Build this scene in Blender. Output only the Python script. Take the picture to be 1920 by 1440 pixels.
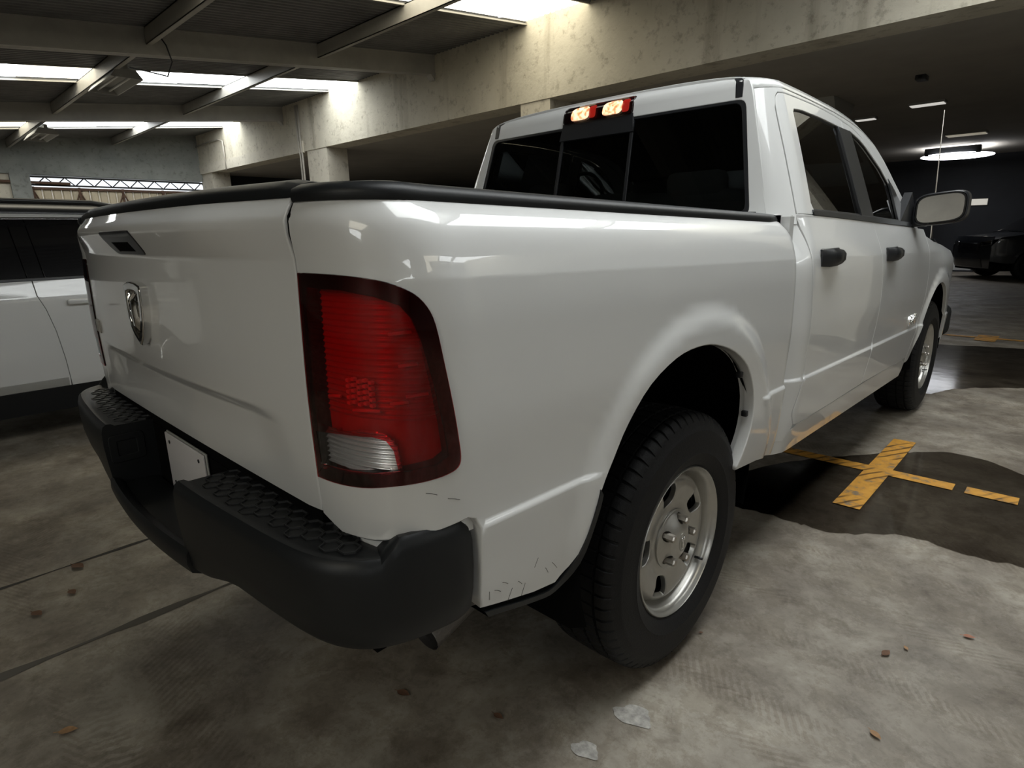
import bpy, bmesh, math, random
import numpy as np
from mathutils import Vector, Matrix
from mathutils.geometry import delaunay_2d_cdt
random.seed(7); PI=math.pi
for o in list(bpy.data.objects): bpy.data.objects.remove(o)
SC=bpy.context.scene; COL=SC.collection
# ---------------------------------------------------------------- camera
CAMP=np.array([1.7458,-1.5372,1.3292]); YAW,PITCH,ROLL,FPX=0.769014,-0.248677,-0.020422,1117.38
cy_,sy_=math.cos(YAW),math.sin(YAW);cp_,sp_=math.cos(PITCH),math.sin(PITCH)
fw=np.array([-sy_*cp_,cy_*cp_,sp_]);rt=np.array([cy_,sy_,0.]);up=np.cross(rt,fw)
c_,s_=math.cos(ROLL),math.sin(ROLL);rt,up=c_*rt+s_*up,-s_*rt+c_*up
cam=bpy.data.cameras.new('camera');camo=bpy.data.objects.new('camera',cam);COL.objects.link(camo)
mm=Matrix.Identity(4)
for i in range(3): mm[i][0],mm[i][1],mm[i][2],mm[i][3]=rt[i],up[i],-fw[i],CAMP[i]
camo.matrix_world=mm; cam.sensor_fit='HORIZONTAL'; cam.sensor_width=36; cam.lens=FPX/1920*36; cam.clip_start=.02; cam.clip_end=200
SC.camera=camo
# ---------------------------------------------------------------- world, exposure
w=bpy.data.worlds.new('world');SC.world=w;w.use_nodes=True
bg=w.node_tree.nodes['Background'];bg.inputs[0].default_value=(.90,.94,1,1);bg.inputs[1].default_value=1.3
SC.view_settings.view_transform='Standard';SC.view_settings.look='None';SC.view_settings.gamma=1;SC.view_settings.use_curve_mapping=False
SC.view_settings.exposure=0.0
SKYLIGHT=6.2     # daylight coming through the translucent roof strips
# ---------------------------------------------------------------- materials
MT={}
def mat(name,col=(.5,.5,.5),rough=.5,metal=0,coat=0,emit=None,es=0,bump=None,var=None,spec=.5,coatr=.03):
    """principled; bump=(scale,strength,detail); var=(scale,amount) mottles the colour"""
    m=bpy.data.materials.new(name);m.use_nodes=True;nt=m.node_tree;b=nt.nodes['Principled BSDF'];I=b.inputs
    I['Base Color'].default_value=(*col,1);I['Roughness'].default_value=rough;I['Metallic'].default_value=metal
    I['Coat Weight'].default_value=coat;I['Coat Roughness'].default_value=coatr;I['Specular IOR Level'].default_value=spec
    if emit: I['Emission Color'].default_value=(*emit,1);I['Emission Strength'].default_value=es
    tc=None
    if bump or var: tc=nt.nodes.new('ShaderNodeTexCoord')
    if bump:
        n=nt.nodes.new('ShaderNodeTexNoise');n.inputs['Scale'].default_value=bump[0];n.inputs['Detail'].default_value=bump[2] if len(bump)>2 else 4
        bp=nt.nodes.new('ShaderNodeBump');bp.inputs['Strength'].default_value=bump[1];bp.inputs['Distance'].default_value=.01
        nt.links.new(tc.outputs['Object'],n.inputs['Vector']);nt.links.new(n.outputs[0],bp.inputs['Height']);nt.links.new(bp.outputs[0],I['Normal'])
    if var:
        n=nt.nodes.new('ShaderNodeTexNoise');n.inputs['Scale'].default_value=var[0];n.inputs['Detail'].default_value=8;n.inputs['Roughness'].default_value=.65
        r=nt.nodes.new('ShaderNodeValToRGB');r.color_ramp.elements[0].position=.3;r.color_ramp.elements[1].position=.7
        a=var[1];r.color_ramp.elements[0].color=(*[c*(1-a) for c in col],1);r.color_ramp.elements[1].color=(*[min(1,c*(1+a)) for c in col],1)
        nt.links.new(tc.outputs['Object'],n.inputs['Vector']);nt.links.new(n.outputs[0],r.inputs[0]);nt.links.new(r.outputs[0],I['Base Color'])
    MT[name]=m;return m
def clearmat(name,tint,rough=0.,ior=1.5,gl=(1,1,1)):
    """thin pane: tinted see-through plus a fresnel reflection"""
    m=bpy.data.materials.new(name);m.use_nodes=True;nt=m.node_tree;nt.nodes.remove(nt.nodes['Principled BSDF'])
    out=nt.nodes['Material Output'];t=nt.nodes.new('ShaderNodeBsdfTransparent');t.inputs[0].default_value=(*tint,1)
    g=nt.nodes.new('ShaderNodeBsdfGlossy');g.inputs['Color'].default_value=(*gl,1);g.inputs['Roughness'].default_value=rough
    f=nt.nodes.new('ShaderNodeFresnel');f.inputs[0].default_value=ior;mx=nt.nodes.new('ShaderNodeMixShader')
    nt.links.new(f.outputs[0],mx.inputs[0]);nt.links.new(t.outputs[0],mx.inputs[1]);nt.links.new(g.outputs[0],mx.inputs[2]);nt.links.new(mx.outputs[0],out.inputs[0])
    MT[name]=m;return m
mat('white_paint',(.76,.765,.755),.35,coat=1.0,coatr=.02)
mat('pearl_paint',(.66,.665,.66),.35,coat=1.0,coatr=.03)
mat('dark_paint',(.012,.014,.017),.3,coat=1.0)
mat('tread_plastic',(.028,.029,.030),.55);mat('joint_soft',(.10,.092,.08),.9)
mat('black_plastic',(.0095,.0108,.012),.45,bump=(900,.06),spec=.38)
mat('satin_black',(.020,.021,.023),.30)
mat('gloss_black',(.008,.008,.009),.12,coat=.5)
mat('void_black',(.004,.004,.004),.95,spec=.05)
mat('rubber',(.0055,.0055,.006),.60,bump=(250,.15),spec=.32)
mat('wheel_silver',(.50,.49,.46),.33,metal=.85,var=(9,.10))
mat('chrome',(.80,.80,.79),.07,metal=1)
mat('nut_steel',(.45,.42,.38),.30,metal=1)
mat('grey_fabric',(.19,.20,.21),.9,bump=(300,.3))
mat('plate_white',(.62,.60,.60),.45)
mat('hole_dark',(.01,.01,.01),.9)
mat('exhaust_steel',(.16,.15,.14),.45,metal=.8,bump=(80,.3))
mat('lamp_bezel',(.012,.002,.003),.15,coat=.6)
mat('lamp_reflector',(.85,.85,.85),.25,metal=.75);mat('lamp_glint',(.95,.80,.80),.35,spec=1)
mat('lamp_red_inner',(.50,.014,.02),.22,coat=.5)
mat('lamp_red_deep',(.20,.004,.008),.25,coat=.5)
clearmat('red_lens',(.92,.07,.08),.03)
clearmat('clear_lens',(.93,.93,.93),.03)
clearmat('cab_glass',(.30,.32,.315),0.,1.52)
clearmat('side_glass',(.10,.11,.105),0.,1.6)
mat('mirror_glass',(.85,.86,.88),.01,metal=1)
mat('cargo_lamp',(.9,.7,.5),.3,emit=(1,.66,.34),es=1.0)
_nt=MT['cargo_lamp'].node_tree;_n=_nt.nodes.new('ShaderNodeTexNoise');_n.inputs['Scale'].default_value=55;_n.inputs['Detail'].default_value=3;_r=_nt.nodes.new('ShaderNodeValToRGB')
_r.color_ramp.elements[0].position=.38;_r.color_ramp.elements[0].color=(.75,.16,.05,1);_r.color_ramp.elements[1].position=.58;_r.color_ramp.elements[1].color=(1.5,1.15,.72,1)
_tc=_nt.nodes.new('ShaderNodeTexCoord');_nt.links.new(_tc.outputs['Object'],_n.inputs[0]);_nt.links.new(_n.outputs[0],_r.inputs[0]);_nt.links.new(_r.outputs[0],_nt.nodes['Principled BSDF'].inputs['Emission Color'])
mat('stop_red',(.4,.01,.01),.2,emit=(1,.05,.03),es=.25,coat=.6)
mat('steel_paint',(.36,.345,.31),.45,var=(3,.12))
mat('galvanised',(.15,.15,.145),.55,metal=.25,var=(2.5,.25))
mat('fixture_grey',(.34,.34,.32),.4)
mat('tube_white',(.75,.76,.74),.3)
mat('conduit',(.42,.39,.34),.5)
mat('rust',(.10,.055,.035),.8,var=(20,.4))
mat('gate_sheet',(.50,.43,.31),.6,var=(4,.15))
mat('slab_paint',(.36,.335,.295),.85,var=(1.2,.10),bump=(30,.15))
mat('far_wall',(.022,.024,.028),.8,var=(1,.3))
mat('glint_pale',(.42,.405,.375),.10,var=(40,.35),bump=(60,.5));mat('scratch_dark',(.08,.075,.07),.7);mat('dull_wall',(.40,.375,.325),.85,var=(1.5,.12));mat('reflection_white',(.7,.7,.68),.5)
mat('grey_wall',(.24,.24,.235),.9,var=(1.5,.2),bump=(25,.2))
mat('sign_white',(.8,.78,.7),.5,emit=(1,.95,.82),es=.35)
mat('ceiling_lamp',(.9,.9,.85),.4,emit=(1,.97,.9),es=.55);mat('ceiling_lamp_dim',(.8,.75,.6),.4,emit=(1,.9,.7),es=.22)
mat('ring_lamp',(1,1,1),.4,emit=(.93,.95,1),es=5)
mat('leaf_tan',(.33,.19,.09),.7,var=(60,.3));mat('leaf_brown',(.13,.065,.035),.75,var=(60,.3));mat('leaf_red',(.34,.15,.09),.7,var=(60,.2))
mat('joint_dark',(.045,.042,.038),.9)
mat('headliner',(.10,.10,.10),.9)
# skylight sheet: backlit by the day
def skymat(name,col,st):
    m=bpy.data.materials.new(name);m.use_nodes=True;nt=m.node_tree;b=nt.nodes['Principled BSDF']
    b.inputs['Base Color'].default_value=(.6,.6,.55,1);b.inputs['Roughness'].default_value=.5
    b.inputs['Emission Color'].default_value=(*col,1);b.inputs['Emission Strength'].default_value=st;MT[name]=m
skymat('skylight_sheet',(.95,.985,1),SKYLIGHT);skymat('skylight_stained',(1,.93,.76),SKYLIGHT*.55)
# cream concrete beam: trowelled render with streaks
def concrete(name,c0,c1,c2,bscale,bst,rough=.85,streak=None):
    m=bpy.data.materials.new(name);m.use_nodes=True;nt=m.node_tree;b=nt.nodes['Principled BSDF'];L=nt.links.new
    tc=nt.nodes.new('ShaderNodeTexCoord')
    def noise(sc,det,vec=None,ro=.6):
        n=nt.nodes.new('ShaderNodeTexNoise');n.inputs['Scale'].default_value=sc;n.inputs['Detail'].default_value=det;n.inputs['Roughness'].default_value=ro
        L(vec or tc.outputs['Object'],n.inputs['Vector']);return n.outputs[0]
    def ramp(v,*st):
        r=nt.nodes.new('ShaderNodeValToRGB');e=r.color_ramp.elements
        while len(e)<len(st): e.new(.5)
        for k,(p,c) in enumerate(st): e[k].position=p;e[k].color=(*c,1) if len(c)==3 else c
        L(v,r.inputs[0]);return r.outputs[0]
    base=ramp(noise(1.1,10),(.30,c0),(.52,c1),(.72,c2))
    spots=ramp(noise(9,8,ro=.7),(.34,(.62,.6,.58)),(.46,(1,1,1)))
    mx=nt.nodes.new('ShaderNodeMixRGB');mx.blend_type='MULTIPLY';mx.inputs[0].default_value=.8;L(base,mx.inputs[1]);L(spots,mx.inputs[2]);colr=mx.outputs[0]
    if streak:
        mp=nt.nodes.new('ShaderNodeMapping');mp.inputs['Scale'].default_value=streak;L(tc.outputs['Object'],mp.inputs[0])
        st=ramp(noise(1,6,mp.outputs[0]),(.56,(1,1,1)),(.70,(.45,.42,.38)))
        m2=nt.nodes.new('ShaderNodeMixRGB');m2.blend_type='MULTIPLY';m2.inputs[0].default_value=.6;L(colr,m2.inputs[1]);L(st,m2.inputs[2]);colr=m2.outputs[0]
    L(colr,b.inputs['Base Color']);b.inputs['Roughness'].default_value=rough
    bp=nt.nodes.new('ShaderNodeBump');bp.inputs['Strength'].default_value=bst;bp.inputs['Distance'].default_value=.02
    L(noise(bscale,8),bp.inputs['Height']);L(bp.outputs[0],b.inputs['Normal'])
    MT[name]=m;return m
concrete('beam_render',(.50,.465,.375),(.58,.54,.44),(.64,.60,.50),11,.42,streak=(2.2,2.2,.25))
concrete('column_render',(.50,.46,.38),(.58,.54,.45),(.62,.58,.49),18,.2)
concrete('lintel_concrete',(.18,.19,.18),(.24,.25,.235),(.30,.31,.29),14,.2)
def floormat():
    m=bpy.data.materials.new('floor_concrete');m.use_nodes=True;nt=m.node_tree;b=nt.nodes['Principled BSDF'];L=nt.links.new
    N=lambda t:nt.nodes.new(t);tc=N('ShaderNodeTexCoord')
    def noise(sc,det,ro=.6,dist=0,vec=None):
        n=N('ShaderNodeTexNoise');n.inputs['Scale'].default_value=sc;n.inputs['Detail'].default_value=det;n.inputs['Roughness'].default_value=ro;n.inputs['Distortion'].default_value=dist
        L(vec or tc.outputs['Object'],n.inputs['Vector']);return n.outputs[0]
    def ramp(v,*st):
        r=N('ShaderNodeValToRGB');e=r.color_ramp.elements
        while len(e)<len(st): e.new(.5)
        for k,(p,c) in enumerate(st): e[k].position=p;e[k].color=(*c,1)
        L(v,r.inputs[0]);return r.outputs[0]
    def mul(a,bb,f):
        x=N('ShaderNodeMixRGB');x.blend_type='MULTIPLY';x.inputs[0].default_value=f;L(a,x.inputs[1]);L(bb,x.inputs[2]);return x.outputs[0]
    c=ramp(noise(2.6,15,.68,.25),(.34,(.158,.139,.117)),(.46,(.222,.200,.171)),(.55,(.285,.263,.228)),(.66,(.385,.362,.318)))
    c=mul(c,ramp(noise(8,14,.74,.5),(.36,(.62,.59,.56)),(.50,(1,1,1)),(.66,(1.0,1.0,1.0))),.75)
    c=mul(c,ramp(noise(55,4,.6),(.30,(.70,.68,.66)),(.48,(1,1,1))),.45)
    c=mul(c,ramp(noise(.55,6,.5),(.36,(.66,.65,.64)),(.6,(1,1,1))),.7)
    # faint tyre tread prints crossing the slab
    mp=N('ShaderNodeMapping');mp.inputs['Rotation'].default_value=(0,0,.35);mp.inputs['Scale'].default_value=(1,1,1);L(tc.outputs['Object'],mp.inputs[0])
    wv=N('ShaderNodeTexWave');wv.inputs['Scale'].default_value=11;wv.inputs['Distortion'].default_value=9;wv.inputs['Detail'].default_value=3;L(mp.outputs[0],wv.inputs[0])
    sp=N('ShaderNodeMapping');sp.inputs['Rotation'].default_value=(0,0,.35);sp.inputs['Scale'].default_value=(.25,1.6,1);L(tc.outputs['Object'],sp.inputs[0])
    msk=ramp(noise(1.3,3,.5,0,sp.outputs[0]),(.58,(0,0,0)),(.66,(.9,.9,.9)))
    trd=ramp(wv.outputs[0],(.42,(.70,.68,.65)),(.56,(1,1,1)))
    x=N('ShaderNodeMixRGB');x.blend_type='MULTIPLY';L(msk,x.inputs[0]);L(c,x.inputs[1]);L(trd,x.inputs[2]);c=x.outputs[0]
    c=mul(c,ramp(noise(4.2,15,.82,.15),(.475,(.80,.775,.74)),(.505,(1,1,1))),.8)
    c=mul(c,ramp(noise(1.7,15,.80,.3),(.535,(1,1,1)),(.560,(.84,.82,.79))),.8)
    for rot,sc,mk in ((-.55,15,(.35,2.2,1)),(1.15,17,(.3,2.6,1))):
        m1=N('ShaderNodeMapping');m1.inputs['Rotation'].default_value=(0,0,rot);L(tc.outputs['Object'],m1.inputs[0])
        w2=N('ShaderNodeTexWave');w2.inputs['Scale'].default_value=sc;w2.inputs['Distortion'].default_value=2.2;w2.inputs['Detail'].default_value=4;w2.inputs['Detail Scale'].default_value=3;L(m1.outputs[0],w2.inputs[0])
        m3=N('ShaderNodeMapping');m3.inputs['Rotation'].default_value=(0,0,rot);m3.inputs['Scale'].default_value=mk;m3.inputs['Location'].default_value=(rot*3,1.3,0);L(tc.outputs['Object'],m3.inputs[0])
        k2=ramp(noise(1.6,5,.6,0,m3.outputs[0]),(.57,(0,0,0)),(.61,(.8,.8,.8)))
        x=N('ShaderNodeMixRGB');x.blend_type='MULTIPLY';L(k2,x.inputs[0]);L(c,x.inputs[1]);L(ramp(w2.outputs[0],(.46,(.80,.77,.74)),(.54,(1,1,1))),x.inputs[2]);c=x.outputs[0]
    x=N('ShaderNodeMixRGB');x.blend_type='MULTIPLY';x.inputs[0].default_value=1;x.inputs[2].default_value=(1.07,1.04,.985,1);L(c,x.inputs[1]);c=x.outputs[0]
    L(c,b.inputs['Base Color'])
    r=ramp(noise(3,6),(.35,(.42,.42,.42)),(.65,(.62,.62,.62)));L(r,b.inputs['Roughness'])
    bp=N('ShaderNodeBump');bp.inputs['Strength'].default_value=.12;bp.inputs['Distance'].default_value=.01;L(noise(18,10,.65),bp.inputs['Height']);L(bp.outputs[0],b.inputs['Normal'])
    MT['floor_concrete']=m
floormat()
def wetmat():
    m=bpy.data.materials.new('water_film');m.use_nodes=True;nt=m.node_tree;nt.nodes.remove(nt.nodes['Principled BSDF']);L=nt.links.new
    out=nt.nodes['Material Output'];t=nt.nodes.new('ShaderNodeBsdfTransparent');t.inputs[0].default_value=(.46,.44,.415,1)
    g=nt.nodes.new('ShaderNodeBsdfGlossy');g.inputs['Roughness'].default_value=.10
    f=nt.nodes.new('ShaderNodeFresnel');f.inputs[0].default_value=1.33;mx=nt.nodes.new('ShaderNodeMixShader')
    tc=nt.nodes.new('ShaderNodeTexCoord');n=nt.nodes.new('ShaderNodeTexNoise');n.inputs['Scale'].default_value=7;L(tc.outputs['Object'],n.inputs[0])
    bp=nt.nodes.new('ShaderNodeBump');bp.inputs['Strength'].default_value=.05;bp.inputs['Distance'].default_value=.01;L(n.outputs[0],bp.inputs['Height']);L(bp.outputs[0],g.inputs['Normal']);L(bp.outputs[0],f.inputs['Normal'])
    L(f.outputs[0],mx.inputs[0]);L(t.outputs[0],mx.inputs[1]);L(g.outputs[0],mx.inputs[2]);L(mx.outputs[0],out.inputs[0]);MT['water_film']=m
wetmat()
def wornpaint():
    m=bpy.data.materials.new('yellow_paint');m.use_nodes=True;nt=m.node_tree;b=nt.nodes['Principled BSDF'];L=nt.links.new
    tc=nt.nodes.new('ShaderNodeTexCoord');n=nt.nodes.new('ShaderNodeTexNoise');n.inputs['Scale'].default_value=14;n.inputs['Detail'].default_value=8;n.inputs['Roughness'].default_value=.7;L(tc.outputs['Object'],n.inputs[0])
    r=nt.nodes.new('ShaderNodeValToRGB');e=r.color_ramp.elements;e[0].position=.36;e[0].color=(.19,.15,.10,1);e[1].position=.47;e[1].color=(.52,.25,.03,1);x=e.new(.62);x.color=(.60,.30,.045,1)
    L(n.outputs[0],r.inputs[0])
    mp=nt.nodes.new('ShaderNodeMapping');mp.inputs['Rotation'].default_value=(0,0,.5);L(tc.outputs['Object'],mp.inputs[0])
    wv=nt.nodes.new('ShaderNodeTexWave');wv.inputs['Scale'].default_value=5.5;wv.inputs['Distortion'].default_value=1.5;L(mp.outputs[0],wv.inputs[0])
    r2=nt.nodes.new('ShaderNodeValToRGB');e=r2.color_ramp.elements;e[0].position=.10;e[0].color=(.22,.20,.18,1);e[1].position=.24;e[1].color=(1,1,1,1);L(wv.outputs[0],r2.inputs[0])
    n2=nt.nodes.new('ShaderNodeTexNoise');n2.inputs['Scale'].default_value=3.1;L(tc.outputs['Object'],n2.inputs[0]);r3=nt.nodes.new('ShaderNodeValToRGB');e=r3.color_ramp.elements;e[0].position=.44;e[0].color=(0,0,0,1);e[1].position=.54;e[1].color=(.9,.9,.9,1);L(n2.outputs[0],r3.inputs[0])
    x=nt.nodes.new('ShaderNodeMixRGB');x.blend_type='MULTIPLY';L(r3.outputs[0],x.inputs[0]);L(r.outputs[0],x.inputs[1]);L(r2.outputs[0],x.inputs[2]);L(x.outputs[0],b.inputs['Base Color'])
    b.inputs['Roughness'].default_value=.5;MT['yellow_paint']=m
wornpaint()
# ---------------------------------------------------------------- object helpers
def tag(o,label=None,cat=None,group=None,kind=None):
    if label:o['label']=label
    if cat:o['category']=cat
    if group:o['group']=group
    if kind:o['kind']=kind
    return o
ORG={}
def thing(name,loc=(0,0,0),label=None,cat=None,group=None,kind=None,rotz=0):
    o=bpy.data.objects.new(name,None);COL.objects.link(o);o.location=loc;o.rotation_euler=(0,0,rotz);o.empty_display_size=.1
    ORG[o.name]=Vector(loc);return tag(o,label,cat,group,kind)
def org(p): 
    while p and p.parent: p=p.parent
    return ORG.get(p.name,Vector((0,0,0))) if p else Vector((0,0,0))
def mesh(name,V,F,m,parent=None,smooth=False,normals=None,local=False,auto=None):
    me=bpy.data.meshes.new(name);L=Vector((0,0,0)) if local else org(parent)
    me.from_pydata([(v[0]-L.x,v[1]-L.y,v[2]-L.z) for v in V],[],F);me.update()
    if isinstance(m,(list,tuple)):
        for q in m: me.materials.append(MT[q])
    else: me.materials.append(MT[m])
    if smooth:
        me.shade_smooth() if hasattr(me,'shade_smooth') else [setattr(p,'use_smooth',True) for p in me.polygons]
        if auto is not None:
            try: me.set_sharp_from_angle(angle=math.radians(auto))
            except Exception: pass
    if normals is not None: me.normals_split_custom_set(normals)
    o=bpy.data.objects.new(name,me);COL.objects.link(o)
    if parent:o.parent=parent
    return o
class MB:
    def __init__(s): s.V=[];s.F=[]
    def add(s,V,F):
        n=len(s.V);s.V+= [tuple(map(float,v)) for v in V];s.F+=[tuple(i+n for i in f) for f in F];return s
    def box(s,a,b):
        x0,y0,z0=a;x1,y1,z1=b;V=[(x,y,z) for x in(x0,x1) for y in(y0,y1) for z in(z0,z1)]
        return s.add(V,[(0,1,3,2),(4,6,7,5),(0,4,5,1),(2,3,7,6),(0,2,6,4),(1,5,7,3)])
    def rbox(s,c,h,r,axes=None,n=3):
        """rounded box: all 12 edges bevelled; axes = 3 direction vectors"""
        A=np.eye(3) if axes is None else np.array(axes,float)
        bm=bmesh.new();bmesh.ops.create_cube(bm,size=2.0)
        for v in bm.verts: v.co=Vector((v.co.x*h[0],v.co.y*h[1],v.co.z*h[2]))
        bmesh.ops.bevel(bm,geom=list(bm.edges),offset=r,segments=n,affect='EDGES',profile=.5)
        bm.verts.index_update();V=[tuple(np.array(c)+np.array(v.co)@A) for v in bm.verts];F=[tuple(v.index for v in f.verts) for f in bm.faces];bm.free();return s.add(V,F)
    def prism(s,poly,a,b,axis=0):
        """extrude a polygon (p,q) along axis from a to b"""
        def P(p,q,t): return (t,p,q) if axis==0 else (p,t,q) if axis==1 else (p,q,t)
        n=len(poly);V=[P(p,q,a) for p,q in poly]+[P(p,q,b) for p,q in poly]
        return s.add(V,[tuple(range(n))[::-1],tuple(range(n,2*n))]+[(i,(i+1)%n,(i+1)%n+n,i+n) for i in range(n)])
    def tube(s,pts,r,n=10,cap=True,radii=None):
        pts=[np.array(p,float) for p in pts];m=len(pts);V=[];F=[];u=None
        for i,p in enumerate(pts):
            t=pts[min(i+1,m-1)]-pts[max(i-1,0)];t=t/np.linalg.norm(t)
            if u is None: u=np.cross(t,[0,0,1.]) if abs(t[2])<.9 else np.cross(t,[1.,0,0])
            u=u-t*(u@t);u/=np.linalg.norm(u);v=np.cross(t,u);R=radii[i] if radii else r
            V+=[p+R*(math.cos(a)*u+math.sin(a)*v) for a in np.linspace(0,2*PI,n,endpoint=False)]
        for i in range(m-1): F+=[(i*n+k,i*n+(k+1)%n,(i+1)*n+(k+1)%n,(i+1)*n+k) for k in range(n)]
        if cap: F+=[tuple(range(n))[::-1],tuple((m-1)*n+k for k in range(n))]
        return s.add(V,F)
    def lathe(s,prof,n,c=(0,0,0),closed=False):
        """prof (axial x, radius) turned about the x axis through c"""
        V=[];m=len(prof)
        for k in range(n):
            a=2*PI*k/n
            V+=[(c[0]+x,c[1]+r*math.cos(a),c[2]+r*math.sin(a)) for x,r in prof]
        F=[]
        for k in range(n):
            j=(k+1)%n
            for i in range(m-1 if not closed else m):
                i2=(i+1)%m;F.append((k*m+i,k*m+i2,j*m+i2,j*m+i))
        return s.add(V,F)
    def grid(s,P,flip=False):
        P=np.asarray(P,float);a,b=P.shape[:2];V=P.reshape(-1,3)
        F=[(i*b+j,(i+1)*b+j,(i+1)*b+j+1,i*b+j+1) for i in range(a-1) for j in range(b-1)]
        if flip:F=[f[::-1] for f in F]
        return s.add(V,F)
    def build(s,name,m,parent=None,smooth=False,auto=None,local=False): return mesh(name,s.V,s.F,m,parent,smooth,None,local,auto)
def bx(name,a,b,m,parent=None): return MB().box(a,b).build(name,m,parent)
def rb(name,c,h,r,m,parent=None,axes=None,n=3): return MB().rbox(c,h,r,axes,n).build(name,m,parent,smooth=True,auto=40)
def inpoly(P,poly):
    P=np.asarray(P,float);q=np.asarray(poly,float);x,y=P[:,0],P[:,1];r=np.zeros(len(P),bool);j=len(q)-1
    for i in range(len(q)):
        xi,yi=q[i];xj,yj=q[j]
        if yi!=yj: r^=((yi>y)!=(yj>y))&(x<(xj-xi)*(y-yi)/(yj-yi)+xi)
        j=i
    return r
def densify(poly,step):
    out=[]
    for i in range(len(poly)):
        a=np.array(poly[i],float);b=np.array(poly[(i+1)%len(poly)],float);n=max(1,int(math.ceil(np.linalg.norm(b-a)/step)))
        out+= [tuple(a+(b-a)*k/n) for k in range(n)]
    return out
def rounded(poly,r,n=5):
    """round polygon corners; r scalar or list"""
    out=[];m=len(poly)
    for i in range(m):
        p0,p,p1=[np.array(poly[k%m],float) for k in (i-1,i,i+1)];rr=r[i] if isinstance(r,(list,tuple)) else r
        a=p0-p;b=p1-p;la,lb=np.linalg.norm(a),np.linalg.norm(b);d=min(rr,la*.45,lb*.45)
        if d<1e-5: out.append(tuple(p));continue
        A=p+a/la*d;B=p+b/lb*d
        for t in np.linspace(0,1,n): out.append(tuple((1-t)**2*A+2*t*(1-t)*p+t*t*B))
    return out
def panel(name,poly,fm,m,parent,holes=(),step=.03,rim=.018,r=.0025,vlines=(),ulines=(),mirror=False,scale=(1,1),smooth_edges=True):
    """trimmed sheet on the surface fm(u,v): analytic normals, rolled edge and returned rim; mirror = other side of the truck"""
    S=np.array(scale,float)
    poly=densify([(a*S[0],b*S[1]) for a,b in poly],step);holes=[densify([(a*S[0],b*S[1]) for a,b in h],step) for h in holes]
    pts=list(poly);rings=[(0,len(poly))]
    for h in holes: rings.append((len(pts),len(h)));pts+=h
    ed=[(s0+i,s0+(i+1)%n) for s0,n in rings for i in range(n)]
    q=np.array(poly);lo,hi=q.min(0),q.max(0)
    us=np.arange(lo[0]+step/2,hi[0],step);vs=np.arange(lo[1]+step/2,hi[1],step)
    for v in vlines: vs=vs[np.abs(vs-v*S[1])>step*.3]
    vs=np.r_[vs,[v*S[1] for v in vlines]]
    for u in ulines: us=us[np.abs(us-u*S[0])>step*.3];us=np.r_[us,u*S[0]]
    G=np.array([(u,v) for u in us for v in vs])
    if len(G):
        ok=inpoly(G,poly)
        for h in holes: ok&=~inpoly(G,h)
        B=np.array(pts);d=np.full(len(G),9.)
        for k in range(0,len(B),64): d=np.minimum(d,np.sqrt(((G[:,None]-B[None,k:k+64])**2).sum(2)).min(1))
        G=G[ok&(d>step*.25)];pts+= [tuple(g) for g in G]
    r2=delaunay_2d_cdt([Vector(p) for p in pts],ed,[],0,1e-7)
    P2=np.array([tuple(v) for v in r2[0]]);T=np.array([f for f in r2[2] if len(f)==3]);c=P2[T].mean(1)
    ok=inpoly(c,poly)
    for h in holes: ok&=~inpoly(c,h)
    T=T[ok]
    pa=P2[T];area=(pa[:,1,0]-pa[:,0,0])*(pa[:,2,1]-pa[:,0,1])-(pa[:,2,0]-pa[:,0,0])*(pa[:,1,1]-pa[:,0,1])
    T=T[np.abs(area)>1e-12];area=area[np.abs(area)>1e-12];T[area<0]=T[area<0][:,::-1]
    f=lambda A:fm(A[:,0]/S[0],A[:,1]/S[1])
    e=1e-3;X=f(P2);du=f(P2+[e,0])-f(P2-[e,0]);dv=f(P2+[0,e])-f(P2-[0,e]);N=np.cross(du,dv);N/=np.linalg.norm(N,axis=1)[:,None]+1e-12
    V=[X];NN=[N];F=[tuple(t) for t in T];base=len(X)
    orig={}
    for i,l in enumerate(r2[3]):
        for k in l: orig[k]=i
    for ri,(s0,n) in enumerate(rings):
        idx=[orig.get(s0+i) for i in range(n)]
        if any(i is None for i in idx): continue
        A=np.array(pts[s0:s0+n]);ar=np.sum(A[:,0]*np.roll(A[:,1],-1)-np.roll(A[:,0],-1)*A[:,1])
        if ar<0: idx=idx[::-1]
        if ri>0: idx=idx[::-1]
        Q=X[idx];M=N[idx];tn=np.roll(Q,-1,0)-np.roll(Q,1,0);tn/=np.linalg.norm(tn,axis=1)[:,None]+1e-12;out=np.cross(tn,M)
        r1=Q+out*r-M*r;r3=r1-M*rim
        V+=[r1,r3];NN+=[out,out];b1=base;b2=base+n;base+=2*n
        for i in range(n):
            j=(i+1)%n;F.append((idx[i],b1+i,b1+j,idx[j]));F.append((b1+i,b2+i,b2+j,b1+j))
    V=np.concatenate(V);NN=np.concatenate(NN)
    if mirror: V=V*[-1,1,1];NN=NN*[-1,1,1];F=[t[::-1] for t in F]
    V=np.nan_to_num(V);NN=np.nan_to_num(NN);F=[tuple(int(i) for i in t) for t in F if len(set(t))==len(t)]
    sf=set();F2=[]
    for t in F:
        k=tuple(sorted(t))
        if k not in sf: sf.add(k);F2.append(t)
    F=F2;nl=[tuple(map(float,NN[i])) for t in F for i in t]
    return mesh(name,V.tolist(),F,m,parent,True,nl)
def dup(o,parent=None,loc=None,rotz=None):
    c=o.copy();COL.objects.link(c);c.parent=parent
    if loc is not None:c.location=loc
    if rotz is not None:c.rotation_euler=(0,0,rotz)
    for ch in list(o.children): dup(ch,c)
    return c
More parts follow.
